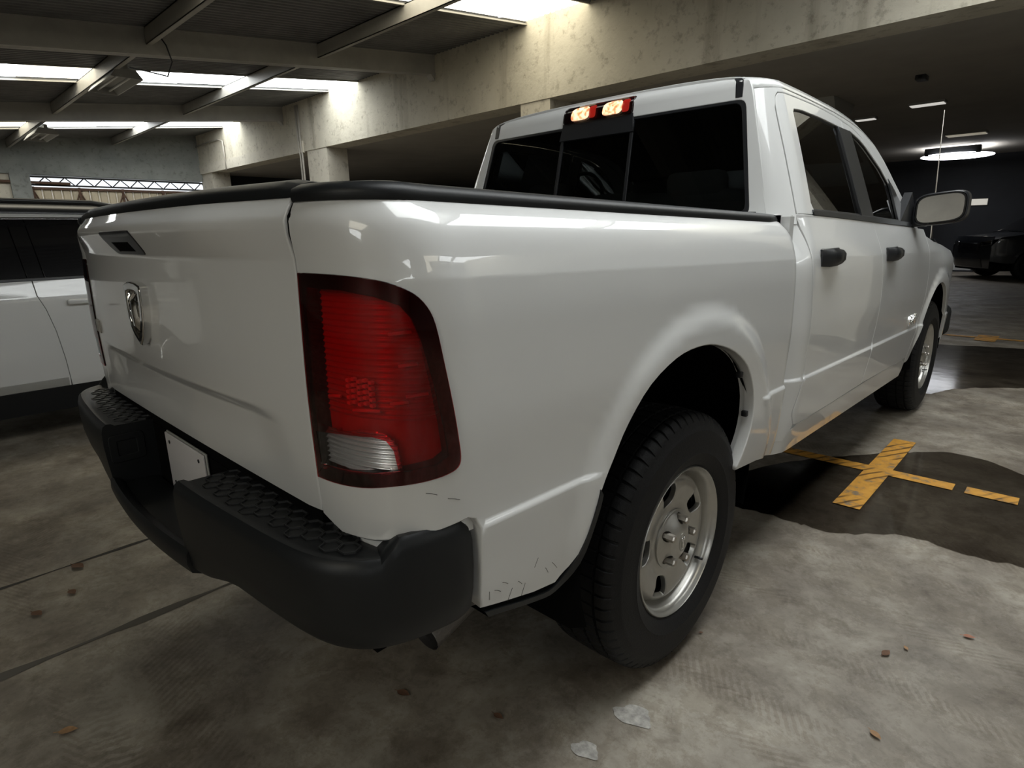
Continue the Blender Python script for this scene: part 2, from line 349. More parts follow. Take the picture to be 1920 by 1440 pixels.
# ---- body surfaces of the pickup (zb = height before the slight nose-down rake K)
K=.025
def pchip(X,Y):
    X=np.array(X,float);Y=np.array(Y,float);h=np.diff(X);d=np.diff(Y)/h;m=np.zeros_like(Y)
    m[1:-1]=np.where(d[:-1]*d[1:]>0,2*d[:-1]*d[1:]/(d[:-1]+d[1:]+1e-12*(np.abs(d[:-1]+d[1:])<1e-12)),0);m[0]=d[0];m[-1]=d[-1]
    def f(x):
        x=np.clip(np.asarray(x,float),X[0],X[-1]);i=np.clip(np.searchsorted(X,x)-1,0,len(h)-1);t=(x-X[i])/h[i]
        return (1+2*t)*(1-t)**2*Y[i]+t*(1-t)**2*h[i]*m[i]+t*t*(3-2*t)*Y[i+1]+t*t*(t-1)*h[i]*m[i+1]
    return f
def sstep(a,b,x):
    t=np.clip((np.asarray(x,float)-a)/(b-a),0,1);return t*t*(3-2*t)
PROF=pchip([.48,.53,.60,.70,.758,.774,.787,.84,1.0,1.15,1.232,1.25,1.29,1.32,1.34,1.36,1.375],[.962,.974,.985,.994,.999,1.0,.9925,.995,1.003,1.001,.995,.991,.980,.966,.950,.928,.905])
ROFF=pchip([.76,.793,.903,1.027,1.143,1.217,1.254,1.289,1.32,1.333,1.355,1.375],[.008,.005,.001,-.001,.001,.003,.004,0,-.003,-.002,.008,.018])
_th=np.linspace(0,np.pi/2,241);_n=2.5
_cx=.757+.243*np.cos(_th)**(2/_n);_cy=-.86-.185*np.sin(_th)**(2/_n)
_s=np.r_[0,np.cumsum(np.hypot(np.diff(_cx),np.diff(_cy)))];US=-.86-_s[-1]   # u at tailgate seam
def bedmap(u,zb,off=0.):
    u,zb=np.broadcast_arrays(np.asarray(u,float),np.asarray(zb,float))
    s=np.clip(-.86-u,0,_s[-1]);cx=np.where(u>-.86,1.0,np.interp(s,_s,_cx));cy=np.where(u>-.86,u,np.interp(s,_s,_cy))
    e=.004;x2=np.interp(np.clip(s+e,0,_s[-1]),_s,_cx);y2=np.interp(np.clip(s+e,0,_s[-1]),_s,_cy);x1=np.interp(np.clip(s-e,0,_s[-1]),_s,_cx);y1=np.interp(np.clip(s-e,0,_s[-1]),_s,_cy)
    tx,ty=x2-x1,y2-y1;L=np.hypot(tx,ty)+1e-12;nx=np.where(s>0,-ty/L,1.);ny=np.where(s>0,tx/L,0.)
    sg=np.sign(nx+1e-9);nx,ny=np.abs(nx),-np.abs(ny)
    w=sstep(0,_s[-1],s);r=np.hypot(u-0.0,(zb-.53))
    pf=PROF(zb);k=(1-sstep(.53,.58,r))*(u<.2)+(1-sstep(.50,.53,r))*(u>=.2);pf=pf*(1-k)+PSM(zb)*k
    o=(1-w)*(1-pf)+w*ROFF(zb)-.015*(1-sstep(.535,.605,r))*(u>-.7)-off
    # cab-side edge turns in a little
    o=o+.02*np.clip((u-.665)/.045,0,1)**2
    return np.stack([cx-nx*o,cy-ny*o,zb-K*(cy-ny*o)],-1)
def tgmap(x,zb,off=0.):
    x,zb=np.broadcast_arrays(np.asarray(x,float),np.asarray(zb,float));t=np.abs(x)/.757
    cr=.048*(1-t**2)*(.12+.88*sstep(.76,1.12,zb))
    sp=.026*(1-sstep(.55,1.0,t))            # spoiler overhang
    o=ROFF(zb)-(sp+.006)*np.clip((zb-1.262)/.058,0,1)+(sp+.006)*.55*sstep(1.325,1.385,zb)
    lo=.013*(1-sstep(.66,.90,t))*(1-np.clip((zb-.946)/.026,0,1))*sstep(.79,.92,zb)   # lower inset
    o=o+lo-off
    y=-1.045-cr+o
    return np.stack([x,y,zb-K*y],-1)
CPROF=pchip([.46,.52,.60,.70,.758,.774,.787,.84,1.0,1.15,1.232,1.25,1.30,1.345,1.39],[.958,.974,.986,.994,.999,1.0,.9925,.995,1.003,1.001,.995,.991,.976,.960,.946])
PSM=pchip([.48,.53,.60,.70,.84,1.0,1.15,1.232,1.25,1.29,1.32,1.34,1.36,1.375],[.962,.974,.985,.9925,.995,1.003,1.001,.995,.991,.980,.966,.950,.928,.905])
def cabmap(y,zb,off=0.):
    y,zb=np.broadcast_arrays(np.asarray(y,float),np.asarray(zb,float))
    wb=sstep(1.20,1.385,zb);ig=.115*(1-np.sqrt(1-np.clip((.905-y)/.115,0,1)**2*.998))
    o=1-CPROF(zb)+(1-wb)*.055*np.clip((.865-y)/.135,0,1)**2+wb*ig
    r=np.hypot(y-3.53,zb-.53);o=o-.015*(1-sstep(.535,.605,r))*(y>2.9)
    o=o+.05*np.clip((y-3.5)/.9,0,1)**2+.10*np.clip((y-4.0)/.35,0,1)**2
    o=o+.05*sstep(1.15,1.33,zb)*sstep(3.0,4.1,y)
    return np.stack([1-o-(-off),y,zb-K*y],-1)
def lean(zb): return .20*(np.asarray(zb,float)-1.40)
def ghx(zb): return .946-.312*(np.asarray(zb,float)-1.385)-.05*(np.asarray(zb,float)-1.385)**2
def ghmap(q,zb,off=0.):
    q,zb=np.broadcast_arrays(np.asarray(q,float),np.asarray(zb,float))
    ins=.115*(1-np.sqrt(1-np.clip((.115-q)/.115,0,1)**2*.998))
    y=.79+lean(zb)*(1-sstep(0,.35,q))+q
    return np.stack([ghx(zb)-ins+off,y,zb-K*y],-1)
def rearmap(x,zb,off=0.):
    x,zb=np.broadcast_arrays(np.asarray(x,float),np.asarray(zb,float))
    y=.79+lean(zb)-.022*(1-(x/.8)**2)-off+.035*sstep(1.895,1.935,zb)
    return np.stack([x,y,zb-K*y],-1)
ZDT=pchip([.7,.9,1.3,1.6,1.95,2.18,2.33,2.47,2.67,2.82],[1.858,1.862,1.868,1.866,1.845,1.795,1.72,1.612,1.465,1.36]);DH=pchip([.7,1.9,2.5,2.9],[.080,.080,.035,.030]);HTOP=lambda y:ZDT(y)+DH(y)
def roofmap(t,y,off=0.):
    t,y=np.broadcast_arrays(np.asarray(t,float),np.asarray(y,float));H=HTOP(y);zd=ZDT(y);xd=ghx(zd)
    z=zd+(H-zd)*np.maximum(1-np.abs(t)**3*.9995,.0003)**(1/3)
    # rear corners pulled in like the pillar
    ins=.115*(1-np.sqrt(1-np.clip((.115-(y-.882))/.115,0,1)**2*.998))
    return np.stack([t*(xd-ins),y,z-K*y+off],-1)
# ================================================================ THE PLACE
YB=5.6                                   # face of the long concrete beam
zr=lambda y:4.25+.107*(y-YB)             # underside of the sloping sheet roof
floor=tag(mesh('floor',[(-18.2,-9,0),(13,-9,0),(13,21,0),(-18.2,21,0)],[(0,1,2,3)],'floor_concrete'),'stained grey concrete parking floor','floor',kind='structure')
for xj,wd in ((-1.18,.016),(-.53,.030),(-4.2,.012)):
    n=28;ys=np.linspace(-8.8,5.4,n*4);jit=np.cumsum(np.random.RandomState(int(abs(xj)*100)).normal(0,.002,len(ys)));jit-=np.linspace(0,jit[-1],len(ys))
    V=[];F=[]
    for i,y in enumerate(ys):
        h=wd*(.5+.35*math.sin(i*1.7+xj));V+=[(xj+jit[i]-h,y,.0012),(xj+jit[i]+h,y,.0012)]
        if i:F.append((2*i-2,2*i-1,2*i+1,2*i))
    mesh('floor_joint',V,F,'joint_soft' if xj==-.53 else 'joint_dark',floor)
# concrete beam, columns, slab
beam=tag(bx('trim_1',(-18.2,YB,3.2),(13,YB+.45,4.45),'beam_render'),'cream rendered concrete beam above the cars','beam',kind='structure')
bx('beam_ledge',(-18.0,YB-.035,3.18),(-11.55,YB+.02,3.43),'column_render',beam)
for k,x in enumerate((-17.9,-11.45,-4.88,1.92,8.4)):
    for j,y in enumerate((YB+.02,YB+7.2)):
        if j and x==1.92: continue
        tag(bx('trim_%d'%(2+2*k+j),(x,y,0),(x+(.85 if k<2 else .58),y+.5,3.21 if j==0 else 3.2),'column_render'),'cream concrete column under the beam','column',group='concrete columns',kind='structure')
slab=tag(mesh('ceiling',[(-18.2,YB+.45,3.2),(13,YB+.45,3.2),(13,21,3.2),(-18.2,21,3.2),(-18.2,YB+.45,3.45),(13,YB+.45,3.45),(13,21,3.45),(-18.2,21,3.45)],[(3,2,1,0),(4,5,6,7),(0,1,5,4)],'slab_paint'),'dark painted slab over the inner parking bays','ceiling',kind='structure')
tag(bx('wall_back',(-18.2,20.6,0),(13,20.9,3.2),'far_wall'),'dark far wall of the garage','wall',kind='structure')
tag(bx('wall_right',(12.7,-9,0),(13,21,6),'grey_wall'),'grey side wall','wall',kind='structure')
tag(bx('wall_front',(-18.2,-9,0),(13,-8.7,3.2),'dull_wall'),'cream wall at the low end of the roof','wall',kind='structure')
# sloping sheet roof: ribs run down the slope, one skylight strip in every bay
roof=tag(mesh('roof',[(-18.2,-8.9,zr(-8.9)+.35),(13,-8.9,zr(-8.9)+.35),(13,YB+.4,zr(YB+.4)+.35),(-18.2,YB+.4,zr(YB+.4)+.35)],[(0,1,2,3)],'galvanised'),'corrugated metal roof with skylight strips on steel beams','roof',kind='structure')
def corrugated(x0,x1,y0,y1,per=.10,amp=.030,lift=0):
    n=max(2,int(round((x1-x0)/per)));p=(x1-x0)/n;X=[];Z=[]
    for k in range(n):
        for f,h in ((0,0),(.18,0),(.32,1),(.68,1),(.82,0)): X.append(x0+(k+f)*p);Z.append(h*amp)
    X.append(x1);Z.append(0)
    m=MB();m.grid([[(x,y,zr(y)+z+lift) for x,z in zip(X,Z)] for y in (y0,y1)]);return m
BX=[-18.0,-12.44,-6.88,-1.32,4.24,9.8];PURL=[-7.8,-5.55,-3.3,-1.05,1.2,3.45]
CUT=[-8.85]+PURL+[YB+.1]
rs=np.random.RandomState(3)
for k,xb in enumerate(BX):
    x1=BX[k+1] if k+1<len(BX) else 12.7
    sc=xb+2.72;w=.56
    parts=[(xb,sc-w),(sc+w,x1)] if sc+w<x1 else [(xb,x1)]
    for a,b in parts: corrugated(a,b,-8.85,YB+.02).build('roof_sheet','galvanised',roof)
    if len(parts)==2: [corrugated(sc-w,sc+w,CUT[i],CUT[i+1]).build('roof_sheet','galvanised',roof) for i in ((0,1,2,3) if k<2 else (0,1,2,3) if k==2 else (0,3))]
    if len(parts)==2:
        for i in (range(4,len(CUT)-1) if k<2 else ([] if k==2 else [1,2])+list(range(4,len(CUT)-1))):  # rows behind the camera are unseen, added to brighten the tailgate
            y0,y1=CUT[i],CUT[i+1];ym=(y0+y1)/2
            st=rs.rand()<.22 or (k==1 and i==4)
            if k in(0,1) and i in (4,5):     # short overlapping sheets, one of them stained
                corrugated(sc-w,sc+w,y0,y0+1.45,lift=.03).build('skylight_panel','skylight_sheet',roof)
                corrugated(sc-w,sc+w,y0+1.40,y1,lift=.036).build('skylight_panel','skylight_stained' if i==4 else 'skylight_sheet',roof)
            else: corrugated(sc-w,sc+w,y0,y1-.01,lift=.03).build('skylight_panel','skylight_stained' if st else 'skylight_sheet',roof)
        for sx in (sc-w,sc+w): MB().add([(sx+d,y,zr(y)-e) for y in (-8.8,YB) for d,e in ((-.012,0),(.012,0),(.012,.02),(-.012,.02))],[(0,4,5,1),(1,5,6,2),(2,6,7,3),(3,7,4,0)]).build('flashing','steel_paint',roof)
    # steel beam: I section running down the slope
    if k: 
        m=MB();T=zr
        for (dx,t0,t1) in ((.075,.0,.016),(.012,.0,.30),(.075,.284,.30)):
            V=[(xb+sx*dx,y,T(y)-t) for y in (-8.7,YB+.01) for sx in(-1,1) for t in(t0,t1)]
            m.add(V,[(0,2,3,1),(4,5,7,6),(0,4,6,2),(1,3,7,5),(0,1,5,4),(2,6,7,3)])
        # boxed web so the beam reads as one solid grey member
        V=[(xb+sx*.06,y,T(y)-t) for y in (-8.7,YB+.01) for sx in(-1,1) for t in(.01,.29)]
        m.add(V,[(0,2,3,1),(4,5,7,6),(0,4,6,2),(1,3,7,5),(0,1,5,4),(2,6,7,3)])
        bo=m.build('roof_beam','steel_paint',roof)
        MB().prism([(YB-.10,T(YB)-.31),(YB-.02,T(YB)-.31),(YB-.02,T(YB)-.40)],xb-.07,xb+.07,0).build('bracket','steel_paint',roof)
    for y in PURL:
        m=MB();s=.107
        for (a,b,c,d) in ((-.035,.035,.0,.012),(-.035,-.025,.0,.19),(-.035,.035,.178,.19)):
            V=[(x,y+e,zr(y)+s*e-t) for x in (xb+.06,x1-.06) for e in(a,b) for t in(c,d)]
            m.add(V,[(0,1,3,2),(4,6,7,5),(0,2,6,4),(1,5,7,3),(0,4,5,1),(2,3,7,6)])
        m.build('purlin','steel_paint',roof)
# cable sagging from purlin to beam, conduits on the beam face
def sag(name,pts,r,m,parent): return MB().tube(pts,r,6).build(name,m,parent,smooth=True)
sag('cable',[(-6.78,1.3,3.72),(-6.74,1.36,3.60),(-6.79,1.42,3.44),(-6.95,1.40,3.30),(-7.4,1.35,3.42),(-8.1,1.32,3.60)],.009,'satin_black',roof)
for x in (-11.62,-11.72): sag('conduit',[(x,YB-.03,4.18),(x,YB-.03,3.3),(x+.05,YB-.035,3.1),(x+.05,YB-.035,.2)],.022,'conduit',beam)
sag('conduit',[(-17.9,YB-.04,3.95),(-16.2,YB-.04,3.97),(-15.9,YB-.04,3.9),(-15.85,YB-.04,3.15)],.02,'conduit',beam)
# unlit strip light fixtures under the purlins
def strip_fixture(x,y,z,label,tilt=0):
    t=thing('strip_light',(x,y,z),label,'light fixture',group='unlit strip lights under the skylit roof')
    L=.62
    m=MB();m.prism([(-.20,-.02),(-.12,.09),(.12,.09),(.20,-.02),(.185,-.02),(.11,.075),(-.11,.075),(-.185,-.02)],-L,L,0)
    m.V=[(v[0]+x,v[1]+y,v[2]+z) for v in m.V];m.build('reflector','fixture_grey',t)
    for sx in (-1,1):
        mm=MB().prism([(-.20,-.02),(-.12,.09),(.12,.09),(.20,-.02)],sx*L,sx*(L+.012),0)
        mm.V=[(v[0]+x,v[1]+y,v[2]+z) for v in mm.V];mm.build('end_plate','fixture_grey',t)
    for dy in (-.075,.075): MB().tube([(x-L*.96,y+dy,z+.02),(x+L*.96,y+dy,z+.02)],.016,8).build('tube','tube_white',t,smooth=True)
    MB().box((x-L,y-.03,z+.09),(x+L,y+.03,z+.16)).build('ballast_box','fixture_grey',t)
    for dx in (-.4,.4): MB().tube([(x+dx,y,z+.15),(x+dx,y,zr(y)-.02)],.006,6).build('hanger','steel_paint',t)
strip_fixture(-8.9,1.32,3.52,'grey unlit strip light beside the stained skylight panel')
strip_fixture(-14.2,1.25,3.42,'small far strip light hanging nearest the gate')
# gate end wall
gw=tag(bx('wall_left',(-18.2,-9,0),(-17.85,1.08,3.4),'column_render'),'cream end wall left of the sliding gate','wall',kind='structure')
tag(bx('trim_20',(-18.2,-9,2.98),(-17.80,YB+.02,3.42),'lintel_concrete'),'grey concrete lintel over the gate','lintel',kind='structure')
tag(bx('trim_21',(-18.2,-9,3.42),(-17.86,YB+.02,4.3),'lintel_concrete'),'grey concrete band below the roof edge','band',kind='structure')
tag(bx('trim_22',(-18.0,1.08,0),(-17.74,1.48,3.0),'lintel_concrete'),'grey concrete post beside the gate','post',kind='structure')
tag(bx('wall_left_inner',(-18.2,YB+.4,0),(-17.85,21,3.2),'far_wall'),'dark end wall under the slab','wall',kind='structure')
g=thing('sliding_gate',(-17.9,3.5,0),'cream ribbed metal gate with rusty cross braces at the far end','gate')
for i,y in enumerate(np.arange(1.5,5.45,.205)):
    MB().prism([(-17.94,y),(-17.94,y+.02),(-17.915,y+.035),(-17.915,y+.165),(-17.94,y+.18),(-17.94,y+.2),(-17.95,y+.2),(-17.95,y)],.08,2.66,2).build('gate_slat','gate_sheet',g)
for y in (1.52,2.5,3.5,4.5,5.42): bx('post',(-17.915,y-.025,.05),(-17.87,y+.025,2.70),'rust',g)
for z in (.1,2.66): bx('rail',(-17.915,1.5,z-.03),(-17.865,5.5,z+.03),'rust',g)
for a,b in ((1.52,2.5),(2.5,3.5),(3.5,4.5),(4.5,5.42)):
    for z0,z1 in ((.15,2.6),(2.6,.15)): MB().tube([(-17.88,a,z0),(-17.88,b,z1)],.018,5).build('brace','rust',g)
tr_=thing('gate_truss',(-17.95,3.5,2.72),'dark lattice truss between gate and lintel','truss')
for z in (2.74,2.94): bx('chord',(-17.98,1.3,z-.02),(-17.90,5.75,z+.02),'satin_black',tr_)
for i,y in enumerate(np.arange(1.6,5.5,.42)):
    MB().tube([(-17.94,y,2.74),(-17.94,y+.21,2.94)],.014,5).build('lattice_bar','satin_black',tr_);MB().tube([(-17.94,y+.21,2.94),(-17.94,y+.42,2.74)],.014,5).build('lattice_bar','satin_black',tr_)
MB().tube([(-17.78,.2,2.80),(-17.78,2.3,2.78)],.035,8).build('guide_tube','rust',tr_)
# ---------------------------------------------------------------- inner bays: lamps, signs
def ceil_lamp(x,y,w,d,label,m='ceiling_lamp'):
    t=thing('ceiling_lamp',(x,y,3.2),label,'light fixture')
    bx('lamp_tray',(x-w/2-.02,y-d/2-.02,3.165),(x+w/2+.02,y+d/2+.02,3.199),'fixture_grey',t);bx('diffuser',(x-w/2,y-d/2,3.155),(x+w/2,y+d/2,3.166),m,t);return t
ceil_lamp(-.56,10.45,.45,.20,'lit white ceiling lamp behind the antenna, nearer of two')
ceil_lamp(-.66,15.05,.68,.35,'dim cream ceiling lamp just above the oval lamp','ceiling_lamp_dim')
ceil_lamp(-1.62,11.2,.30,.16,'small lit ceiling lamp peeking over the cab roof edge')
ceil_lamp(-9.2,13.5,.9,.30,'distant lit ceiling lamp left of the cab')
t=thing('oval_lamp',(-1.2,17.6,3.0),'bright oval lamp with black bar under the slab','light fixture')
V=[];F=[];n=40
for zz,s in ((3.00,.82),(2.985,1.0),(2.995,1.0),(3.0,.9)):
    V+=[(-1.2+.76*s*math.cos(a),17.9+1.0*s*math.sin(a),zz) for a in np.linspace(0,2*PI,n,endpoint=False)]
V.append((-1.2,17.9,2.975));c=len(V)-1
F=[(c,n+(k+1)%n,n+k) for k in range(n)]+[(n+k,n+(k+1)%n,2*n+(k+1)%n,2*n+k) for k in range(n)]+[(2*n+k,2*n+(k+1)%n,3*n+(k+1)%n,3*n+k) for k in range(n)]+[tuple(3*n+k for k in range(n))]
mesh('glow_disc',V,F,'ring_lamp',t);rb('black_bar',(-1.2,17.2,3.065),(.57,.08,.085),.02,'satin_black',t)
for dx in (-.4,.4): MB().tube([(-1.2+dx,17.6,2.99),(-1.2+dx,17.6,3.2)],.01,6).build('hanger','satin_black',t)
t=thing('box_fixture',(-1.6,9.2,3.2),'grey box light fixture on the slab above the rear door','light fixture')
m=MB();m.prism([(8.7,3.199),(8.82,3.02),(9.6,3.02),(9.75,3.199)],-1.95,-1.42,0);m.build('housing','fixture_grey',t);bx('dark_louvre',(-1.90,8.86,3.012),(-1.47,9.56,3.021),'satin_black',t)
for dy in (.2,.45): bx('louvre_blade',(-1.90,8.86+dy,2.998),(-1.47,8.875+dy,3.013),'fixture_grey',t)
t=thing('ceiling_sensor',(-.25,8.3,3.2),'small dark sensor box on the slab ceiling','sensor');rb('housing',(-.25,8.3,3.17),(.06,.10,.03),.01,'satin_black',t);bx('lens',(-.27,8.19,3.15),(-.23,8.205,3.18),'gloss_black',t)
t=thing('wall_sign',(-.95,20.55,1.9),'small lit white sign on the dark far wall','sign');bx('board',(-1.17,20.55,1.83),(-.72,20.6,2.0),'sign_white',t);bx('sign_frame',(-1.19,20.58,1.81),(-.70,20.605,2.02),'satin_black',t)
# ---------------------------------------------------------------- floor markings, water, leaves
def strip(name,x0,x1,y0,y1,label,z=.0048):
    return tag(mesh(name,[(x0,y0,z),(x1,y0,z),(x1,y1,z),(x0,y1,z)],[(0,1,2,3)],'yellow_paint'),label,'floor marking',group='yellow parking lines')
strip('parking_line',.35,1.40,2.05,2.15,'worn yellow cross line running out from under the cab')
strip('parking_line',1.45,1.66,2.05,2.15,'short yellow dash, outermost of the cross line')
strip('parking_line',.995,1.115,1.50,2.74,'wide yellow line crossing the puddle beside the truck',.0054)
strip('parking_line',-2.0,3.6,7.36,7.45,'thin far yellow line across the inner aisle')
strip('parking_line',.86,1.06,7.15,7.62,'short far yellow mark on the inner aisle line',.0054)
def puddle(pts,label,z=.0025,seed=1):
    r=np.random.RandomState(seed);P=rounded(pts,.25,6);P=densify(P,.05);c=np.mean(P,0)
    P=[(x+r.normal(0,.006),y+r.normal(0,.006)) for x,y in P]
    ar=sum(P[i-1][0]*P[i][1]-P[i][0]*P[i-1][1] for i in range(len(P)))
    if ar<0: P=P[::-1]
    return tag(mesh('puddle',[(x,y,z) for x,y in P],[tuple(range(len(P)))],'water_film'),label,'puddle',group='wet patches on the floor')
puddle([(.35,1.25),(.66,1.98),(1.08,2.50),(1.30,2.70),(1.50,2.66),(1.75,2.45),(2.15,2.3),(2.3,1.5),(1.75,1.38),(1.53,1.33),(1.33,1.38),(1.09,1.16),(.8,1.18),(.5,1.1)],'dark puddle over the yellow cross beside the rear door')
puddle([(-.4,4.6),(.35,4.25),(.93,4.02),(1.05,4.44),(1.50,4.85),(2.6,5.0),(4.2,5.4),(4.4,6.9),(2.3,7.0),(1.34,6.85),(1.03,6.78),(.3,6.5),(-.5,6.0)],'broad wet patch ahead of the front wheel',seed=2)
for (cx,cy,rr_,lb) in ((1.005,-.305,.05,'pale painted glint just behind the rear wheel, the larger one'),(.975,-.49,.035,'small painted glint at the lower edge, behind the larger glint')):
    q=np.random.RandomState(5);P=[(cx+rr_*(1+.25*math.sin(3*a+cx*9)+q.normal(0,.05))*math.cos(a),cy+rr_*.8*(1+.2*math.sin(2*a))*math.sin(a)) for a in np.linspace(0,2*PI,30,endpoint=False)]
    tag(mesh('floor_glint',[(x,y,.0018) for x,y in P],[tuple(range(30))],'glint_pale'),lb,'glint',group='painted glints on the floor')  # pale patches painted as the sparkle of skylight on wet floor
t=thing('floor_reflection',(-1.25,19.9,0),'added pale block for a bright floor reflection beside the black SUV','reflection')
rb('reflection_block',(-1.5,19.9,.15),(.75,.12,.15),.03,'reflection_white',t);rb('reflection_foot',(-1.5,19.9,.02),(.80,.16,.02),.01,'far_wall',t)  # pale block added in place of a bright reflection on the floor
def leafobj(x,y,a,s,m,label,curl=.35):
    n=7;V=[];F=[]
    for i in range(n):
        t=i/(n-1);wd=math.sin(PI*min(1,t*1.02+.02))**.8*.32*(1-.35*t);zz=.004+s*curl*.25*(t-.45)**2*2
        for j,k in enumerate((-1,0,1)): V.append((s*(t-.5),s*wd*k,zz+(s*.06*(1+curl)*abs(k)*math.sin(PI*t))))
    for i in range(n-1):
        for j in range(2): F.append((i*3+j,(i+1)*3+j,(i+1)*3+j+1,i*3+j+1))
    c,sn=math.cos(a),math.sin(a)
    o=mesh('dry_leaf',V,F,m,None,True,local=True);o.location=(x,y,.001);o.rotation_euler=(0,0,a)
    st=MB().tube([(-s*.48,0,.006),(-s*.75,s*.04,.005)],s*.02,5).build('stem',m,o,local=True);return tag(o,label,'leaf','fallen leaves on the floor')
for a in [(-1.14,-1.2,.4,.07,'leaf_brown','crumpled rust brown leaf lying on the floor joint'),(-.12,-1.42,1.0,.05,'leaf_tan','tan leaf lying alone at the lower left corner'),
          (.46,-.70,.3,.045,'leaf_brown','brown leaf in the shade below the bumper corner'),(.73,-.57,.1,.035,'leaf_brown','thin brown leaf behind the rear wheel, near the lower edge'),
          (1.46,.45,1.3,.04,'leaf_brown','dark brown leaf right of the rear wheel beside a crumb'),(1.52,.07,-.5,.035,'leaf_tan','tan leaf at the lower right on tyre prints'),
          (1.64,.72,.3,.035,'leaf_red','reddish leaf farthest right on the pale floor'),(.98,.15,.8,.016,'leaf_brown','tiny dark leaf crumb beside the rear tyre'),
          (1.50,.52,2.2,.022,'leaf_tan','small tan crumb next to the dark brown leaf'),
          (-.93,-1.26,.2,.05,'leaf_brown','dark leaf scrap between the two floor joints'),(-.86,-1.38,.4,.055,'leaf_brown','long dark leaf scrap nearest the second joint')]: leafobj(*a)
# ================================================================ PICKUP TRUCK
T=thing('pickup_truck',(0,0,0),'white crew cab pickup truck with black step bumper','truck')
Bz=lambda x,y,zb:(x,y,zb-K*y)
LAMP=[(US+.004,1.243),(-1.140,1.243),(-1.079,1.241),(-1.030,1.236),(-.995,1.228),(-.966,1.214),(-.946,1.193),(-.934,1.163),(-.923,1.100),(-.911,1.025),(-.903,.966),(-.899,.930),(-.904,.912),(-.924,.903),(-.962,.896),(-1.018,.888),(-1.082,.878),(-1.150,.872),(US+.004,.869)]
LIN=[(-1.187,1.222),(-1.091,1.220),(-1.031,1.212),(-.988,1.198),(-.970,1.176),(-.956,1.138),(-.940,1.066),(-.927,.989),(-.920,.935),(-.943,.922),(-.998,.913),(-1.067,.902),(-1.187,.890)]
REV=[(-1.192,.963),(-1.118,.972),(-1.048,.976),(-1.025,.971),(-1.013,.953),(-1.008,.916),(-1.056,.909),(-1.130,.904),(-1.188,.900)]
ARCH=[(.300,.560),(.348,.640),(.374,.731),(.360,.825),(.289,.915),(.174,.980),(.044,1.017),(-.066,1.024),(-.178,1.009),(-.299,.959),(-.383,.882),(-.440,.805),(-.487,.735),(-.555,.598),(-.616,.545)]
def smoothline(P,n=4):
    """Catmull-Rom through the points"""
    P=[np.array(p,float) for p in P];out=[]
    for i in range(len(P)-1):
        a,b,c,d=P[max(i-1,0)],P[i],P[i+1],P[min(i+2,len(P)-1)]
        for t in np.linspace(0,1,n,endpoint=False): out.append(tuple(.5*((2*b)+(c-a)*t+(2*a-5*b+4*c-d)*t*t+(-a+3*b-3*c+d)*t**3)))
    out.append(tuple(P[-1]));return out
lampedge=smoothline(LAMP,3)
bedpoly=[(US,1.372),(US,1.243)]+[(a,b) for a,b in lampedge[3:-1]]+[(US,.869),(US,.792)]
bedpoly=bedpoly+[(-1.153,.772),(-1.069,.779),(-1.005,.789),(-.915,.802),(-.880,.806),(-.860,.797),(-.851,.775),(-.848,.70),(-.846,.597),(-.80,.584),(-.69,.556),(-.616,.545)][:-1]
bedpoly+=smoothline(ARCH,3)[::-1]+[(.477,.545),(.69,.508),(.712,.52),(.714,.80),(.712,1.1),(.710,1.30),(.705,1.368)]
CH=(.770,.776,.782,.788,1.225,1.232,1.24,1.25)
shell=[]
